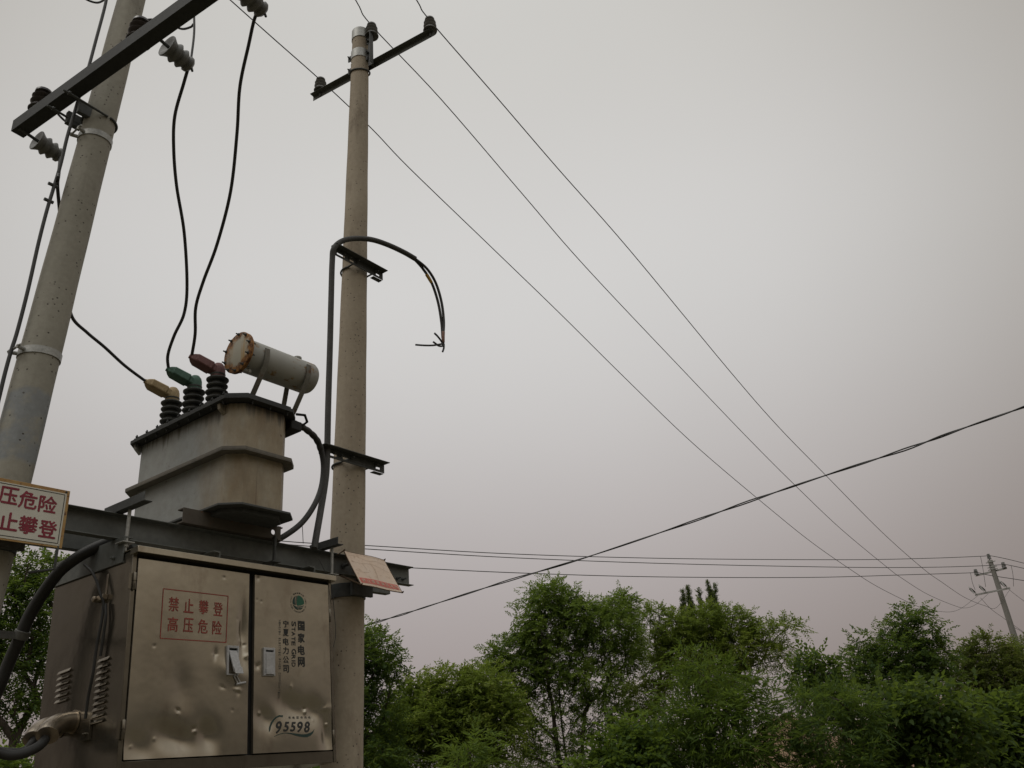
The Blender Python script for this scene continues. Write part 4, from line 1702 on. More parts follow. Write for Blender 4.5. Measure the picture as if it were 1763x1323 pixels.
# ------------------------------------------------------------------ cables and leads
def plane_path(P0, P1, pix, keep=True):
    """picture positions on the upright sheet through P0 and P1 that faces the camera"""
    P0, P1 = np.asarray(P0), np.asarray(P1)
    d = P1 - P0
    mid = (P0 + P1) / 2 - CO
    side = np.cross(mid, ZA)
    side = side / np.linalg.norm(side)
    n = np.cross(d, side)
    pts = [hit(x, y, P0, n) for x, y in pix]
    return [P0] + pts + [P1] if keep else pts


def cable(name, label, cat, paths, r, m_, group=None, seg=10, n=8):
    m = MB()
    for k, p in enumerate(paths):
        m.tube(spline(p, n), r[k] if hasattr(r, '__len__') else r, seg)
    o = m.build(name, m_)
    return tag(o, label, cat, group)


gl = 'insulated leads from the crossarm to the transformer'
cable('insulated_lead', 'black lead curving down from the top edge to the dark red terminal cap', 'cable',
      [plane_path(grey_tip[2], CAPEND[2], [(440, 28), (428, 78), (413, 150), (408, 230), (397, 330), (374, 420), (350, 485), (337, 530), (336, 575)])], .0105, M_RUB, gl)
cable('insulated_lead', 'black wavy lead from the middle grey insulator down to the green terminal cap', 'cable',
      [plane_path(grey_tip[1], CAPEND[1], [(325, 115), (316, 145), (301, 200), (299, 255), (304, 320), (317, 400), (322, 490), (317, 540), (300, 578), (289, 612)])], .0105, M_RUB, gl)
# the third one comes round the back of the near pole
hv = lambda px, py, v: HF.w(*HF.hit(px, py, 1, v))
lf = [hv(116, 500, -.22), hv(112, 440, -.17), hv(105, 385, -.13), hv(101, 345, -.08), hv(99, 318, -.04), hv(101, 300, .0)]
cable('insulated_lead', 'black lead from the yellow terminal cap passing behind the left pole', 'cable',
      [plane_path(CAPEND[0], hv(124, 546, -.26), [(215, 630), (180, 598), (150, 573)]) + lf + [grey_tip[0]]], .0105, M_RUB, gl)
# down lead along the left side of the near pole
dl_ = []
for px, py in ((186, -30), (182, 5), (165, 70), (152, 118), (140, 155), (128, 195), (116, 235), (104, 285), (92, 325), (80, 365), (66, 420), (48, 500), (30, 570), (19, 605), (8, 645), (-8, 710), (-30, 780), (-60, 900)):
    dl_.append(hit(px, py, HF.w(0, .0, 0), VA))
o = cable('down_lead', 'thin black lead strapped down the left side of the near pole', 'cable', [dl_], .011, M_WIRE)
m = MB()
for px, py in ((93, 320), (86, 347)):
    p = hit(px, py, HF.w(0, 0, 0), VA)
    m = MB()
    m.tube([p - UA * .035, p + UA * .02], .011, 8)
    o2 = m.build('lead_clip', M_STEEL)
    o2.parent = o
# jumper wires at the crossarm
j = lambda px, py, off=.12: hit(px, py, ARM0 + an_ * off, np.cross(ad, ZA))
cable('jumper_wire', 'thin jumper wire behind the near crossarm, above the middle grey insulator', 'wire',
      [[grey_tip[1] + ZA * .02, j(334, 60, .30), j(334, 20, .3), j(333, -30, .3)], [dark_tip[1], j(262, 34, .1), j(290, 40, .15), j(312, 50, .25), j(328, 47, .3), j(333, 42, .3)]], .0075, M_WIRE, 'jumper wires')
cable('jumper_wire', 'short jumper wire curling at the top edge beside the near pole', 'wire',
      [[hit(px, py, HF.w(0, -.05, 0), VA) for px, py in ((138, -8), (152, 1), (167, 5), (178, 1), (187, -6))]], .0075, M_WIRE, 'jumper wires')
cable('jumper_wire', 'short slack jumper from the left part of the near crossarm to the pole strap', 'wire',
      [[j(100, 197, .02), j(110, 207, .06), hit(122, 215, LPax(5.6), UA), hit(134, 213, LPax(5.6), UA)]], .0075, M_WIRE, 'jumper wires')

# long cable up the farther pole with its cut, hanging end
cp = [HF.hit(px, py, 1, v) for px, py, v in ((541, 945, .26), (545, 920, .24), (552, 880, .20), (560, 830, .17), (563, 790, .16), (565, 700, .15), (568, 600, .15), (570, 520, .15), (572, 450, .16), (575, 428, .18), (590, 415, .20), (612, 411, .22), (640, 413, .25), (668, 422, .28), (696, 435, .30), (715, 446, .32))]
cp = [HF.w(*p) for p in cp]
hang1 = [HF.w(*HF.hit(px, py, 1, .33)) for px, py in ((715, 446), (735, 463), (750, 487), (760, 520), (764, 553), (763, 580))]
hang2 = [HF.w(*HF.hit(px, py, 1, .31)) for px, py in ((712, 445), (728, 463), (743, 487), (754, 520), (760, 555), (762, 582))]
m = MB()
m.tube(spline(cp, 8), .0235, 14, 0)
m.tube(spline(hang1, 8), .0125, 10, 1)
m.tube(spline(hang2, 8), .0125, 10, 1)
hb = hang1[-1]
m.tube([hang2[1] * .6 + hang2[2] * .4, hang2[2]], .0142, 10, 3)
m.tube([hang1[-2] * .3 + hang1[-1] * .7, hb, HF.w(*HF.hit(763, 590, 1, .32))], .0150, 10, 2)
fk = HF.w(*HF.hit(762, 592, 1, .32))
for pts in (((760, 588), (754, 580), (748, 574)), ((758, 593), (745, 595), (730, 595), (716, 594)), ((762, 596), (756, 596), (750, 592), (746, 589)), ((764, 592), (764, 600), (762, 606))):
    m.tube(spline([fk] + [HF.w(*HF.hit(px, py, 1, .32)) for px, py in pts], 5), .0088, 8, 1)
cc = m.build('cut_cable', [M_CABG, M_RUB, M_LUG, M_YTAPE])
tag(cc, 'thick dusty cable up the middle pole, arching over to a frayed cut end', 'cable')
# low-voltage cable from the transformer, over the lower bracket, down to the beam
lv = [HF.w(-.83, .30, 3.825), HF.w(*HF.hit(512, 733, 1, .30)), HF.w(*HF.hit(530, 742, 1, .27)), HF.w(*HF.hit(545, 757, 1, .24)), HF.w(*HF.hit(553, 777, 1, .22)), HF.w(*HF.hit(557, 805, 1, .21)), HF.w(*HF.hit(553, 840, 1, .21)), HF.w(*HF.hit(540, 872, 1, .21)), HF.w(*HF.hit(518, 902, 1, .20)), HF.w(*HF.hit(485, 926, 1, .17)), HF.w(*HF.hit(455, 940, 1, .10))]
m = MB()
sp = spline(lv, 10)
rad = [.020 + (.004 * abs(math.sin(i * .55)) if i < 42 else 0) for i in range(len(sp))]
m.tube(sp, rad, 14)
tag(m.build('low_voltage_cable', M_RUB), 'taped black cable bending from the transformer over the lower bracket to the beam', 'cable')
cable('tie_wire', 'hair-thin tie wire hanging beside the transformer cable', 'wire', [[HF.w(*HF.hit(520, 902, 1, .2)), HF.w(*HF.hit(521, 915, 1, .2)), HF.w(*HF.hit(522, 936, 1, .2))]], .0022, M_WIRE)
cable('tie_wire', 'thin loose wire hanging down the right side of the cabinet', 'wire', [[HF.w(*HF.hit(px, py, 1, .39)) for px, py in ((548, 962), (560, 985), (571, 1010), (575, 1050), (578, 1090), (574, 1115))]], .0022, M_WIRE)

# heavy cable looping beside the cabinet
hc = [HF.w(-1.70, .05, 2.86), HF.w(*HF.hit(205, 930, 0, -1.80)), HF.w(*HF.hit(180, 937, 0, -1.87)), HF.w(*HF.hit(140, 956, 0, -1.96)), HF.w(*HF.hit(102, 985, 0, -2.02)), HF.w(*HF.hit(72, 1025, 0, -2.05)), HF.w(*HF.hit(50, 1062, 0, -2.07)), HF.w(*HF.hit(36, 1095, 0, -2.08)), HF.w(*HF.hit(18, 1135, 0, -2.09)), HF.w(*HF.hit(4, 1170, 0, -2.10)), HF.w(*HF.hit(-20, 1240, 0, -2.12)), HF.w(*HF.hit(-30, 1400, 0, -2.14)), HF.w(-2.2, -.6, .0)]
o = cable('heavy_cable', 'heavy black cable arching from under the beam down past the left end of the cabinet', 'cable', [hc], .033, M_RUB, None, 16)
m = MB()
p = hc[7]
dd = (hc[8] - hc[6]) / np.linalg.norm(hc[8] - hc[6])
m.lathe(p - dd * .03, dd, [(.034, 0), (.041, .002), (.041, .045), (.034, .047)], 20)
m.box(Frame(p, UA, VA, ZA), (-.30, -.03), (-.012, .012), (-.02, .02))
o2 = m.build('clamp', mottled('clamp_zinc', (.13, .13, .12), (.18, .18, .17), 12, .6, .3))
o2.parent = o
# thin twin wires over the cabinet end
def on_end(px, py, d=.02):
    h = CF.hit(px, py, 0, CL - d)
    return CF.w(*h)


cable('control_wire', 'pair of thin black wires clamped to the end of the cabinet above the louvres', 'wire',
      [[on_end(px, py, d) for px, py, d in ((145, 972, .06), (158, 985, .05), (167, 1003, .04), (173, 1024, .035), (178, 1040, .02), (174, 1075, .025), (167, 1110, .03), (160, 1160, .03), (152, 1200, .025), (147, 1238, .02))],
       [on_end(px, py, d) for px, py, d in ((182, 1040, .02), (182, 1065, .022), (178, 1095, .02), (173, 1130, .016))]], .0075, M_RUB)
for k, (mo, cab_lab) in enumerate(((mouthA, 'black cable sagging out of the nearer bent outlet tube of the cabinet'), (mouthB, 'black cable dropping out of the rear bent outlet tube of the cabinet'))):
    p, d = mo
    a = HF.loc(p)
    if k == 0:
        p = p - VA * .018 - ZA * .012
        pth = [p - d * .10, p + d * .01, HF.w(*HF.hit(62, 1288, 1, a[1] + .01)), HF.w(*HF.hit(35, 1299, 1, a[1] + .01)), HF.w(*HF.hit(8, 1299, 1, a[1] - .02)), HF.w(*HF.hit(-25, 1285, 1, a[1] - .05)), HF.w(*HF.hit(-80, 1250, 1, a[1] - .1))]
    else:
        pth = [p - d * .10, p + d * .01, HF.w(*HF.hit(44, 1292, 1, a[1])), HF.w(*HF.hit(20, 1296, 1, a[1])), HF.w(*HF.hit(-30, 1290, 1, a[1] - .05))]
    cable('outlet_cable', cab_lab, 'cable', [pth], .024 if k == 0 else .022, M_RUB, 'cables from the outlet tubes', 14)

# ------------------------------------------------------------------ overhead lines
def vpath(A, B, pix):
    """picture positions on the upright plane through A and B"""
    n = np.cross(np.asarray(B) - np.asarray(A), ZA)
    return [hit(x, y, A, n) for x, y in pix]


gw = 'sagging conductors between the middle pole and the far pole'
t2 = [R2[0] * (1 - t) + R2[1] * t for t in (.02, .33, .95)]
for nm, lab, px_up, mid, tgt, px_end in (
        ('a', 'left one of three sagging conductors, passing behind the middle pole', (396, 0), [(640, 222), (705, 290), (845, 425), (965, 541), (1080, 655), (1200, 770), (1330, 880), (1400, 936), (1463, 980), (1510, 1010), (1570, 1040), (1596, 1049), (1633, 1054), (1656, 1047)], t2[0], (1676, 1022)),
        ('b', 'middle one of three sagging conductors, tied to the insulator on the pole top', (612, 0), [(760, 172), (900, 335), (1010, 462), (1178, 640), (1290, 757), (1371, 838), (1450, 913), (1531, 980), (1550, 994), (1596, 1023), (1643, 1043), (1662, 1047), (1680, 1041)], t2[1], (1694, 1027)),
        ('c', 'right one of three sagging conductors, tied at the raised end of the crossarm', (717, 0), [(850, 162), (960, 290), (1085, 432), (1257, 640), (1340, 735), (1422, 819), (1520, 918), (1590, 980), (1622, 1003), (1661, 1029), (1695, 1043), (1716, 1046)], t2[2], (1733, 1026))):
    A = MT[nm]
    B = tgt
    pts = [A] + vpath(A, B, mid) + [B]
    up1 = vpath(A, A - NW, [px_up])[0]
    d = (up1 - A)
    pre = [A + d * 9.0 + ZA * .8, A + d * 4.0 + ZA * .05, up1]
    m = MB()
    m.tube(spline(pre + pts, 6), .0062, 6)
    ms = m.build('overhead_conductor', M_WIRE)
    tag(ms, lab, 'power line', gw)
# line that passes along behind, from the left, over the far pole
LA, LB = np.array([-13.5, 20.9, 8.0]), athor(1703, 965, 42)
gw2 = 'conductors of the rear line carried on the far pole'
ins1 = [R1[0] * .95 + R1[1] * .05 + ZA * .25, R1[0] * .05 + R1[1] * .95 + ZA * .25]
for lab, pix, end in (('top wire of the level rear line, reaching the tip of the far pole', [(475, 931), (630, 939.5), (880, 954), (1161, 962), (1457, 964), (1600, 961.5), (1690, 958)], [(1703, 957), (1730, 962), (1763, 970), (1830, 987)]),
                      ('second wire of the level rear line, just under the top one', [(475, 936), (630, 945.5), (880, 960.5), (1161, 971), (1457, 977), (1600, 977), (1690, 974.5)], [(1728, 972.5), (1740, 974), (1763, 979), (1830, 995)]),
                      ('lowest wire of the level rear line, reaching the left end of the far crossarm', [(560, 968), (709, 978), (900, 987), (1128, 993.5), (1391, 994.5), (1560, 990), (1660, 987)], [(1684, 986.5), (1705, 991), (1763, 1000), (1830, 1012)])):
    pts = vpath(LA, LB, pix)
    d0 = pts[0] - pts[1]
    right = [hit(x, y, LB, np.cross(LB - CO, ZA) * 0 + CM[2] * np.array([1, 1, 0])) for x, y in end]
    m = MB()
    m.tube(spline([pts[0] + d0 * 2.0 + ZA * .3] + pts + right, 6), .0135, 6)
    tag(m.build('overhead_conductor', M_WIRE), lab, 'power line', gw2)
# droppers and the lines leaving the far pole
farp = lambda px, py: hit(px, py, LB, CM[2] * np.array([1, 1, 0]))
for lab, pts in (('thin dropper wire on the left of the far pole between its two arms', [(1671, 987), (1674, 1003), (1679, 1016)]),
                 ('thin dropper wire just left of the far pole shaft', [(1688, 958), (1692, 978), (1697, 1011)]),
                 ('thin dropper wire on the right of the far pole', [(1741, 975), (1744, 990), (1745, 1010)])):
    m = MB()
    m.tube(spline([farp(*p) for p in pts], 5), .009, 5)
    tag(m.build('dropper_wire', M_WIRE), lab, 'wire', 'dropper wires on the far pole')
for lab, pts in (('faint outgoing wire at the right edge, starting beside the right end of the far crossarm', [(1744, 1012), (1755, 1021), (1775, 1036)]),
                 ('faint outgoing wire crossing behind the far pole shaft', [(1695, 1027), (1713, 1046), (1735, 1062), (1775, 1090)]),
                 ('faint outgoing wire at the right edge, lowest of the three', [(1738, 1055), (1750, 1075), (1764, 1084), (1780, 1094)])):
    m = MB()
    m.tube(spline([farp(*p) + CM[2] * np.array([1, 1, 0]) * .4 for p in pts], 5), .008, 5)
    tag(m.build('outgoing_wire', M_WIRE), lab, 'power line', 'wires leaving the far pole')
# twisted service cable
SA, SB = athor(646, 1072, 14), athor(1763, 701, 9.2)
pix = [(640, 1074), (700, 1056), (762, 1036), (877, 999.5), (1009, 960), (1167, 907), (1306, 858), (1424, 818), (1556, 775), (1655, 739), (1763, 701), (1850, 668)]
pts = spline(vpath(SA, SB, pix), 8)
m = MB()
pts = [pts[0] + (pts[0] - pts[4]) * 2.5] + pts
sides = np.cross(SB - SA, ZA)
sides = sides / np.linalg.norm(sides)
for ph in (0, math.pi):
    m.tube([p + .0075 * (1 + .5 * math.sin(i * .31)) * (math.cos(i * .55 + ph) * sides + math.sin(i * .55 + ph) * ZA) for i, p in enumerate(pts)], .0075, 6)
tag(m.build('service_cable', M_WIRE), 'twisted service cable rising across the sky from the trees to the right edge', 'cable')

# ------------------------------------------------------------------ trees and shrubs
def leaf_mesh(name, P0, Dv, L, W, tint, mt, parent, fold=.25):
    """vectorised folded leaflets: base P0, direction Dv, length L, width W"""
    n = len(P0)
    rnd = rng.standard_normal((n, 3))
    side = np.cross(Dv, rnd * .55 + np.array([0, 0, 1.0]))
    side /= np.linalg.norm(side, axis=1)[:, None] + 1e-9
    nor = np.cross(side, Dv)
    mid = P0 + Dv * (L * .45)[:, None]
    v = np.empty((n, 4, 3))
    v[:, 0] = P0
    v[:, 1] = mid + side * (W * .5)[:, None] + nor * (W * fold)[:, None]
    v[:, 2] = P0 + Dv * L[:, None] - np.array([0, 0, 1.0]) * (L * .10)[:, None]
    v[:, 3] = mid - side * (W * .5)[:, None] + nor * (W * fold)[:, None]
    v = v.reshape(-1, 3) - np.array(parent['_o'])
    me = bpy.data.meshes.new(name)
    nf = n * 2
    me.vertices.add(n * 4)
    me.vertices.foreach_set('co', v.ravel())
    b = (np.arange(n) * 4)[:, None]
    tri = np.concatenate([b + [0, 1, 2], b + [0, 2, 3]], 1).reshape(-1)
    me.loops.add(nf * 3)
    me.loops.foreach_set('vertex_index', tri)
    me.polygons.add(nf)
    me.polygons.foreach_set('loop_start', np.arange(nf) * 3)
    me.polygons.foreach_set('loop_total', np.full(nf, 3))
    me.update()
    me.validate()
    at = me.attributes.new('tint', 'FLOAT', 'FACE')
    at.data.foreach_set('value', np.repeat(np.clip(tint, 0, 1), 2).astype(np.float32))
    me.materials.append(mt)
    o = bpy.data.objects.new(name, me)
    col.objects.link(o)
    o.parent = parent
    return o


def unit(a):
    return a / (np.linalg.norm(a, axis=-1, keepdims=True) + 1e-9)


def sprays(tips, outward, kind, per, bright, L0):
    """leaf sprays at twig tips -> leaflet arrays"""
    T = np.repeat(tips, per, 0)
    Oc = np.repeat(outward, per, 0)
    n = len(T)
    d = unit(Oc * .9 + rng.standard_normal((n, 3)) * .75 + np.array([0, 0, .15]))
    if kind == 'pop':
        d = unit(rng.standard_normal((n, 3)) * .38 + np.array([0, 0, 1.0]))
    T = T + rng.standard_normal((n, 3)) * L0 * .25
    tint = np.repeat(bright, per) + rng.normal(0, .14, n)
    if kind == 'pinnate':
        k, ll, lw, ang = 13, .24 * L0, .10 * L0, 62
    elif kind == 'willow':
        k, ll, lw, ang = 9, .40 * L0, .062 * L0, 38
    elif kind == 'broad':
        k, ll, lw, ang = 6, .36 * L0, .19 * L0, 50
    else:
        k, ll, lw, ang = 7, .30 * L0, .17 * L0, 45
    side = unit(np.cross(d, unit(rng.standard_normal((n, 3)) * .4 + np.array([0, 0, 1.0]))))
    f = np.linspace(.12, 1, k)
    sg_ = np.where(np.arange(k) % 2 == 0, 1.0, -1.0)
    sg_[-1] = 0
    L = L0 * rng.uniform(.65, 1.15, n)
    droop = (f ** 2)[None, :, None] * np.array([0, 0, -.28])
    P = T[:, None] + d[:, None] * (f[None] * L[:, None])[..., None] + droop * L[:, None, None]
    a = R(ang)
    D = d[:, None] * math.cos(a) + side[:, None] * sg_[None, :, None] * math.sin(a)
    D[:, -1] = d
    D = unit(D + rng.standard_normal(D.shape) * .18 + np.array([0, 0, -.12]))
    P = P.reshape(-1, 3)
    D = D.reshape(-1, 3)
    m_ = len(P)
    return P, D, ll * rng.uniform(.75, 1.2, m_), lw * rng.uniform(.8, 1.2, m_), np.repeat(tint, k) + rng.normal(0, .07, m_)


def tree(name, label, cat, D, stems, blobs, kind, mt, L0=.26, dens=1.0, per=4, group=None, tone=.5, thick=.0062, skel=70, hstem=.55, depth=1.0, fork=1):
    """blobs are crown clumps (picture x, y, half width, half height[, leafiness]) standing D metres away, each as deep as wide"""
    S = []
    for b in blobs:
        c = athor(b[0], b[1], D)
        k = dist(c) / F
        e = 0 if kind == 'pop' else L0 * .42
        c[2] -= e * .75
        S.append((c, max(b[2] * k - e * .5, b[2] * k * .7), max(b[3] * k - e * .5, b[3] * k * .7), b[4] if len(b) > 4 else 1.0))
    tips, outs, tone_t = [], [], []
    for c, rx, rz, lf_ in S:
        ry = min(rx, 1.5) * depth
        nt = max(8, int(dens * lf_ * 200 * (rx * rz + ry * rz + rx * ry) / 1.0 / (L0 / .26) ** 2))
        u = unit(rng.standard_normal((nt, 3)))
        rr = rng.uniform(.25, 1, nt) ** .45
        # uneven outline: clump the tips on a few lobes
        lob = unit(rng.standard_normal((7, 3)))
        near = (u @ lob.T).max(1)
        rr = rr * (.72 + .38 * np.clip(near, 0, 1))
        off = u * rr[:, None] * np.array([rx, ry, rz])
        dy = rng.uniform(-.35, .35) * ry
        p = c + off + np.array([0, dy, 0])
        p[:, 2] = np.maximum(p[:, 2], .12)
        tips.append(p)
        outs.append(unit(off / np.array([rx, ry, rz]) + np.array([0, 0, .25])))
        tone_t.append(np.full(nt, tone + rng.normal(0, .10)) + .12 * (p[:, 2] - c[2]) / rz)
    tips, outs, tone_t = np.concatenate(tips), np.concatenate(outs), np.concatenate(tone_t)
    # skeleton: stems, then limbs joined to the nearest suitable node
    bases = []
    for s in stems:
        r_ = ray(s, 1250)
        r_ = r_ / math.hypot(r_[0], r_[1])
        bases.append(np.array([r_[0] * D, r_[1] * D + rng.normal(0, .15), -.05]))
    cen = tips.mean(0)
    zlow = np.percentile(tips[:, 2], 8)
    zhi = tips[:, 2].max()
    nodes, par, plen = [], [], []
    for b in bases:
        near = tips[np.argsort(np.hypot(*(tips[:, :2] - b[:2]).T))[:max(4, len(tips) // (2 * len(bases)))]]
        top = near.mean(0)
        top = np.array([b[0] * .45 + top[0] * .55, b[1] * .45 + top[1] * .55, max(b[2] + .5, zlow * .4 + (zhi - zlow) * hstem + .3)])
        prev = -1
        for i in range(9):
            t = i / 8
            p = b * (1 - t) + top * t + np.array([.10 * math.sin(t * 5 + b[0]), .08 * math.cos(t * 4 + b[1]), 0]) * t * (top[2] - b[2]) * .12
            plen.append(0.0 if prev < 0 else plen[prev] + float(np.linalg.norm(p - nodes[prev])))
            nodes.append(p)
            par.append(prev)
            prev = len(nodes) - 1
    sel = rng.permutation(len(tips))[:skel]
    sel = sel[np.argsort(np.linalg.norm(tips[sel] - bases[0], axis=1))]
    ends = []
    for i in sel:
        t = tips[i]
        A = np.array(nodes)
        dv = t - A
        ds = np.linalg.norm(dv, axis=1)
        up = dv[:, 2] / (ds + 1e-9)
        cost = ds * (1 + .9 * np.clip(.45 - up, 0, 2)) + .55 * np.array(plen) + np.where(A[:, 2] < zlow * .35, 2.0, 0)
        j_ = int(np.argmin(cost))
        ns = max(2, int(ds[j_] / .35))
        prev = j_
        jit = rng.standard_normal(3) * .045 * ds[j_]
        for k in range(1, ns + 1):
            f = k / ns
            p = A[j_] + dv[j_] * f + jit * math.sin(f * math.pi) + np.array([0, 0, .05 * ds[j_] * math.sin(f * math.pi)])
            plen.append(plen[prev] + float(np.linalg.norm(p - nodes[prev])))
            nodes.append(p)
            par.append(prev)
            prev = len(nodes) - 1
        ends.append(prev)
    A = np.array(nodes)
    cnt = np.zeros(len(nodes))
    for e in ends:
        k = e
        while k >= 0:
            cnt[k] += 1
            k = par[k]
    rad = thick * np.maximum(cnt, .6) ** .47
    for k in range(len(nodes)):
        if par[k] >= 0:
            rad[k] = min(rad[k], rad[par[k]])
    t_ = thing(name, label, cat, bases[0] * np.array([1, 1, 0]), group)
    m = MB()
    kids = {}
    for k, p in enumerate(par):
        kids.setdefault(p, []).append(k)
    starts = [(p, k) for p, ks in kids.items() for n_, k in enumerate(sorted(ks, key=lambda q: -cnt[q])) if p < 0 or n_ > 0]
    for p, k in starts:
        ch_ = ([p] if p >= 0 else []) + [k]
        while kids.get(ch_[-1]):
            ch_.append(max(kids[ch_[-1]], key=lambda q: cnt[q]))
        if len(ch_) > 1:
            m.tube([A[q] for q in ch_], [min(rad[q], rad[k] * 1.1) for q in ch_], 6 if rad[k] > .02 else 4)
    # twigs to every leaf spray
    for i in range(len(tips)):
        if i % 4 == 0:
            ds = np.linalg.norm(A - tips[i], axis=1)
            k = int(np.argmin(ds))
            if .05 < ds[k] < 1.2:
                md = (A[k] + tips[i]) / 2 + rng.standard_normal(3) * .06 * ds[k]
                m.tube([A[k], md, tips[i]], [.0045, .0035, .0025], 3, 0, False)
    m.build('trunk', M_BARK, t_, 0, 60)
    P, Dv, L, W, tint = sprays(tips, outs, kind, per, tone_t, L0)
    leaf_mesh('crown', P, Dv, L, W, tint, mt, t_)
    return t_


TG = 'trees growing behind the transformer platform'
tree('locust_tree', 'dark leafy tree directly behind the middle pole', 'tree', 13, [612],
     [(600, 1125, 50, 50), (652, 1118, 40, 34), (640, 1085, 18, 15), (668, 1150, 28, 26), (596, 1210, 50, 40), (650, 1190, 40, 16, .6), (650, 1240, 44, 30), (560, 1310, 60, 22), (660, 1295, 48, 34)], 'pinnate', LEAF_DRK, group=TG)
tree('locust_tree', 'low yellow-green tree in the dip between the middle pole and the tallest tree', 'tree', 15, [760, 800],
     [(722, 1180, 32, 28), (775, 1168, 38, 26), (830, 1172, 46, 30), (720, 1232, 45, 28, .8), (790, 1225, 60, 36, .9), (860, 1235, 45, 40, .8), (690, 1275, 60, 34), (800, 1280, 70, 34), (652, 1290, 44, 34), (720, 1205, 50, 30), (745, 1240, 60, 34), (840, 1205, 50, 34)], 'pinnate', LEAF_YEL, L0=.30, group=TG, dens=1.35)
tree('locust_tree', 'tallest tree, with a bare dark trunk and thin limbs, left of the poplars', 'tree', 17, [958, 972],
     [(945, 1020, 38, 26), (915, 1050, 30, 30), (975, 1035, 34, 30), (1000, 1060, 40, 34), (1062, 1036, 38, 20), (1050, 1075, 55, 34), (930, 1085, 45, 34), (885, 1110, 38, 28), (850, 1130, 26, 24), (960, 1120, 55, 34), (1060, 1125, 48, 30, .8), (900, 1155, 44, 28, .8), (1020, 1165, 50, 26, .8), (960, 1165, 44, 24, .7), (880, 1200, 48, 26, .7), (1030, 1215, 55, 28, .6), (950, 1225, 40, 26, .4), (900, 1255, 50, 26, .6), (1010, 1275, 50, 24, .5), (930, 1300, 60, 18, .5)], 'pinnate', LEAF_LOC, group=TG, skel=130, thick=.0068)
tree('locust_tree', 'broad light-green tree with airy tips, in front of the poplars', 'tree', 18, [1122, 1215],
     [(1125, 1052, 26, 16), (1165, 1075, 40, 26), (1215, 1062, 40, 26), (1260, 1068, 34, 22), (1190, 1110, 55, 32), (1270, 1105, 44, 30), (1315, 1085, 30, 20, .8), (1355, 1076, 24, 14, .8), (1330, 1120, 40, 28, .6), (1120, 1110, 34, 28, .9), (1150, 1150, 46, 24, .6), (1235, 1155, 60, 30, .9), (1110, 1190, 50, 26, .7), (1100, 1235, 44, 26, .6), (1150, 1260, 44, 20, .5)], 'pinnate', LEAF_YEL, group=TG, skel=120)
tree('locust_tree', 'dense dark-green tree with a ragged pointed top, below the sagging wires', 'tree', 15, [1568],
     [(1572, 1052, 26, 13), (1545, 1066, 24, 18), (1580, 1082, 34, 24), (1520, 1092, 26, 20), (1478, 1108, 24, 18), (1550, 1115, 50, 30), (1608, 1120, 34, 26), (1500, 1140, 46, 26), (1590, 1150, 48, 26), (1460, 1150, 22, 18, .7), (1530, 1175, 60, 26)], 'pinnate', LEAF_DRK, group=TG)
tree('locust_tree', 'brownish-green flat-topped tree between the dark tree and the far pole', 'tree', 17, [1690],
     [(1690, 1106, 34, 14), (1665, 1125, 30, 16), (1712, 1128, 34, 18), (1690, 1150, 50, 24, .8), (1650, 1160, 30, 20, .8), (1725, 1165, 40, 26), (1680, 1190, 50, 22)], 'pinnate', LEAF_BRN, group=TG)
tree('locust_tree', 'tree at the right edge, behind the foot of the far pole', 'tree', 20, [1770],
     [(1745, 1122, 22, 18), (1775, 1115, 30, 22), (1752, 1150, 34, 26), (1790, 1150, 34, 30), (1760, 1190, 50, 34)], 'pinnate', LEAF_BRN, group=TG)
tree('locust_tree', 'tree showing between the left pole and the cabinet, sky sparkling through it', 'tree', 12, [40, 66],
     [(72, 965, 34, 18), (40, 985, 34, 26), (95, 985, 22, 22), (60, 1015, 50, 24, .8), (20, 1025, 40, 36), (85, 1060, 36, 18, .6), (30, 1080, 54, 26, .8), (82, 1105, 40, 26), (20, 1135, 54, 26), (70, 1165, 40, 22, .7), (20, 1200, 50, 18, .7), (62, 1215, 30, 16, .6), (10, 1290, 30, 14, .5), (-40, 1080, 50, 80, .8)], 'pinnate', LEAF_DRK, group=TG, skel=110)
SG = 'shrubs in front of the trees'
tree('leafy_shrub', 'bright green shrub with long narrow leaves in front of the light-green tree', 'shrub', 9.5, [1180, 1240],
     [(1195, 1130, 22, 16, .7), (1200, 1160, 38, 26), (1250, 1165, 44, 30), (1170, 1205, 44, 28), (1230, 1215, 60, 34), (1290, 1200, 44, 32), (1180, 1255, 60, 32), (1260, 1265, 70, 34), (1220, 1305, 90, 26)], 'willow', LEAF_BRT, L0=.26, group=SG, thick=.004, tone=.5)
tree('leafy_shrub', 'low bright shrub at the foot of the tallest tree', 'shrub', 9, [1060, 1110],
     [(1060, 1250, 22, 16, .6), (1105, 1240, 20, 14, .6), (1060, 1280, 40, 18), (1110, 1275, 44, 20), (1085, 1308, 70, 22), (1020, 1312, 36, 16)], 'broad', LEAF_BRT, L0=.20, group=SG, thick=.005, tone=.45)
tree('leafy_shrub', 'small sprouting shrub with curled yellow-green leaves, low down right of the middle pole', 'shrub', 8, [808],
     [(812, 1272, 14, 10, .8), (800, 1292, 28, 14), (835, 1300, 22, 14), (795, 1316, 40, 14)], 'willow', LEAF_BRT, L0=.20, group=SG, thick=.005, tone=.8, dens=.8)
tree('leafy_shrub', 'rounded dark shrub in the gap between the light-green tree and the dark-green one', 'shrub', 13, [1405],
     [(1400, 1128, 26, 14), (1420, 1145, 28, 14), (1385, 1150, 24, 18), (1405, 1180, 50, 18)], 'broad', LEAF_DRK, L0=.22, group=SG, tone=.4)
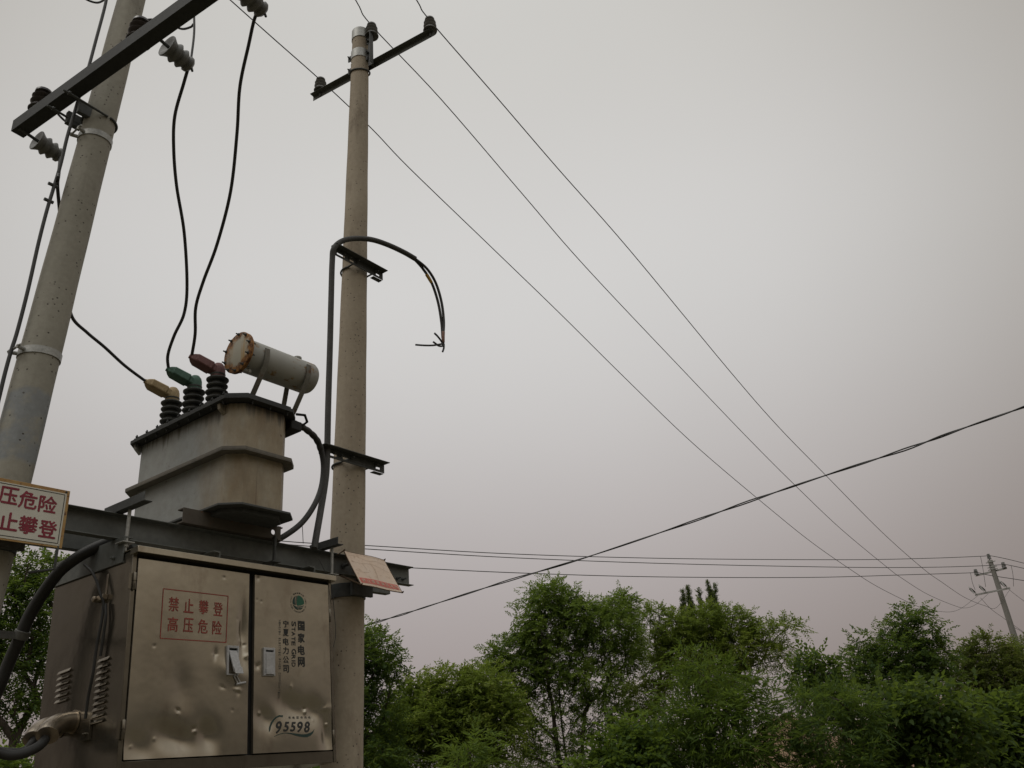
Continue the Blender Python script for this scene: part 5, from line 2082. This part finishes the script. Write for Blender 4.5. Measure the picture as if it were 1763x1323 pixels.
tree('leafy_shrub', 'grass-green bushy shrub left of the dark mass in the lower right corner', 'shrub', 9.5, [1420, 1360],
     [(1375, 1195, 30, 14), (1420, 1200, 48, 16), (1350, 1240, 36, 26, .8), (1430, 1240, 66, 32), (1360, 1295, 50, 26, .8), (1440, 1300, 70, 30), (1480, 1220, 44, 26)], 'willow', LEAF_DRK, L0=.22, group=SG, thick=.004, tone=.4)
tree('leafy_shrub', 'big dark-green shrub at the bottom, under the ragged-topped dark tree', 'shrub', 10, [1550, 1600],
     [(1530, 1205, 56, 20), (1600, 1200, 56, 20), (1550, 1240, 64, 30), (1640, 1235, 56, 30), (1520, 1290, 60, 32), (1600, 1295, 70, 32)], 'broad', LEAF_DIM, L0=.24, group=SG, thick=.004, tone=.55)
tree('leafy_shrub', 'dark shrub filling the lower right corner of the picture', 'shrub', 11, [1720],
     [(1700, 1215, 56, 20), (1755, 1220, 40, 26), (1690, 1255, 54, 24), (1750, 1265, 50, 30), (1690, 1305, 66, 26), (1765, 1310, 50, 24)], 'broad', LEAF_DIM, L0=.24, group=SG, thick=.004, tone=.35)
tree('leafy_shrub', 'bright leafy shrub in the lower left corner under the outlet tubes', 'shrub', 8.5, [40],
     [(20, 1312, 40, 12), (60, 1316, 34, 12), (100, 1325, 30, 10)], 'broad', LEAF_BRT, L0=.18, group=SG, thick=.005, tone=.5)
tree('leafy_shrub', 'low shrub glimpsed under the right end of the cabinet', 'shrub', 9, [520],
     [(500, 1318, 30, 10), (545, 1312, 24, 12), (470, 1330, 40, 10)], 'broad', LEAF_BRT, L0=.18, group=SG, thick=.005, tone=.4)
# poplars far behind
for px, top, w_, lab in ((1174, 1014, 8, 'leftmost of the dark poplars poking above the light-green tree'), (1184, 1008, 9, 'dark poplar second from the left in the distant group'),
                         (1203, 1011, 6, 'slender dark poplar at the middle of the distant group of five'), (1219, 999, 8, 'dark poplar second from the right in the distant group'),
                         (1229, 1003, 7, 'rightmost of the distant dark poplars')):
    bl_ = []
    n_ = 7
    for k in range(n_):
        y = top + 12 + k * 13
        bl_.append((px - (y - top) * -.02 + .10 * (y - top) + rng.normal(0, 1.2), y, w_ * (.16 + .50 * min(1, (k + .5) / 3.5)), 10))
    tree('poplar_tree', lab, 'tree', 62 + rng.uniform(-3, 3), [px + 12], bl_, 'pop', LEAF_POP, L0=.24, dens=1.7, per=4, group='distant poplars', thick=.012, skel=24, hstem=.8)
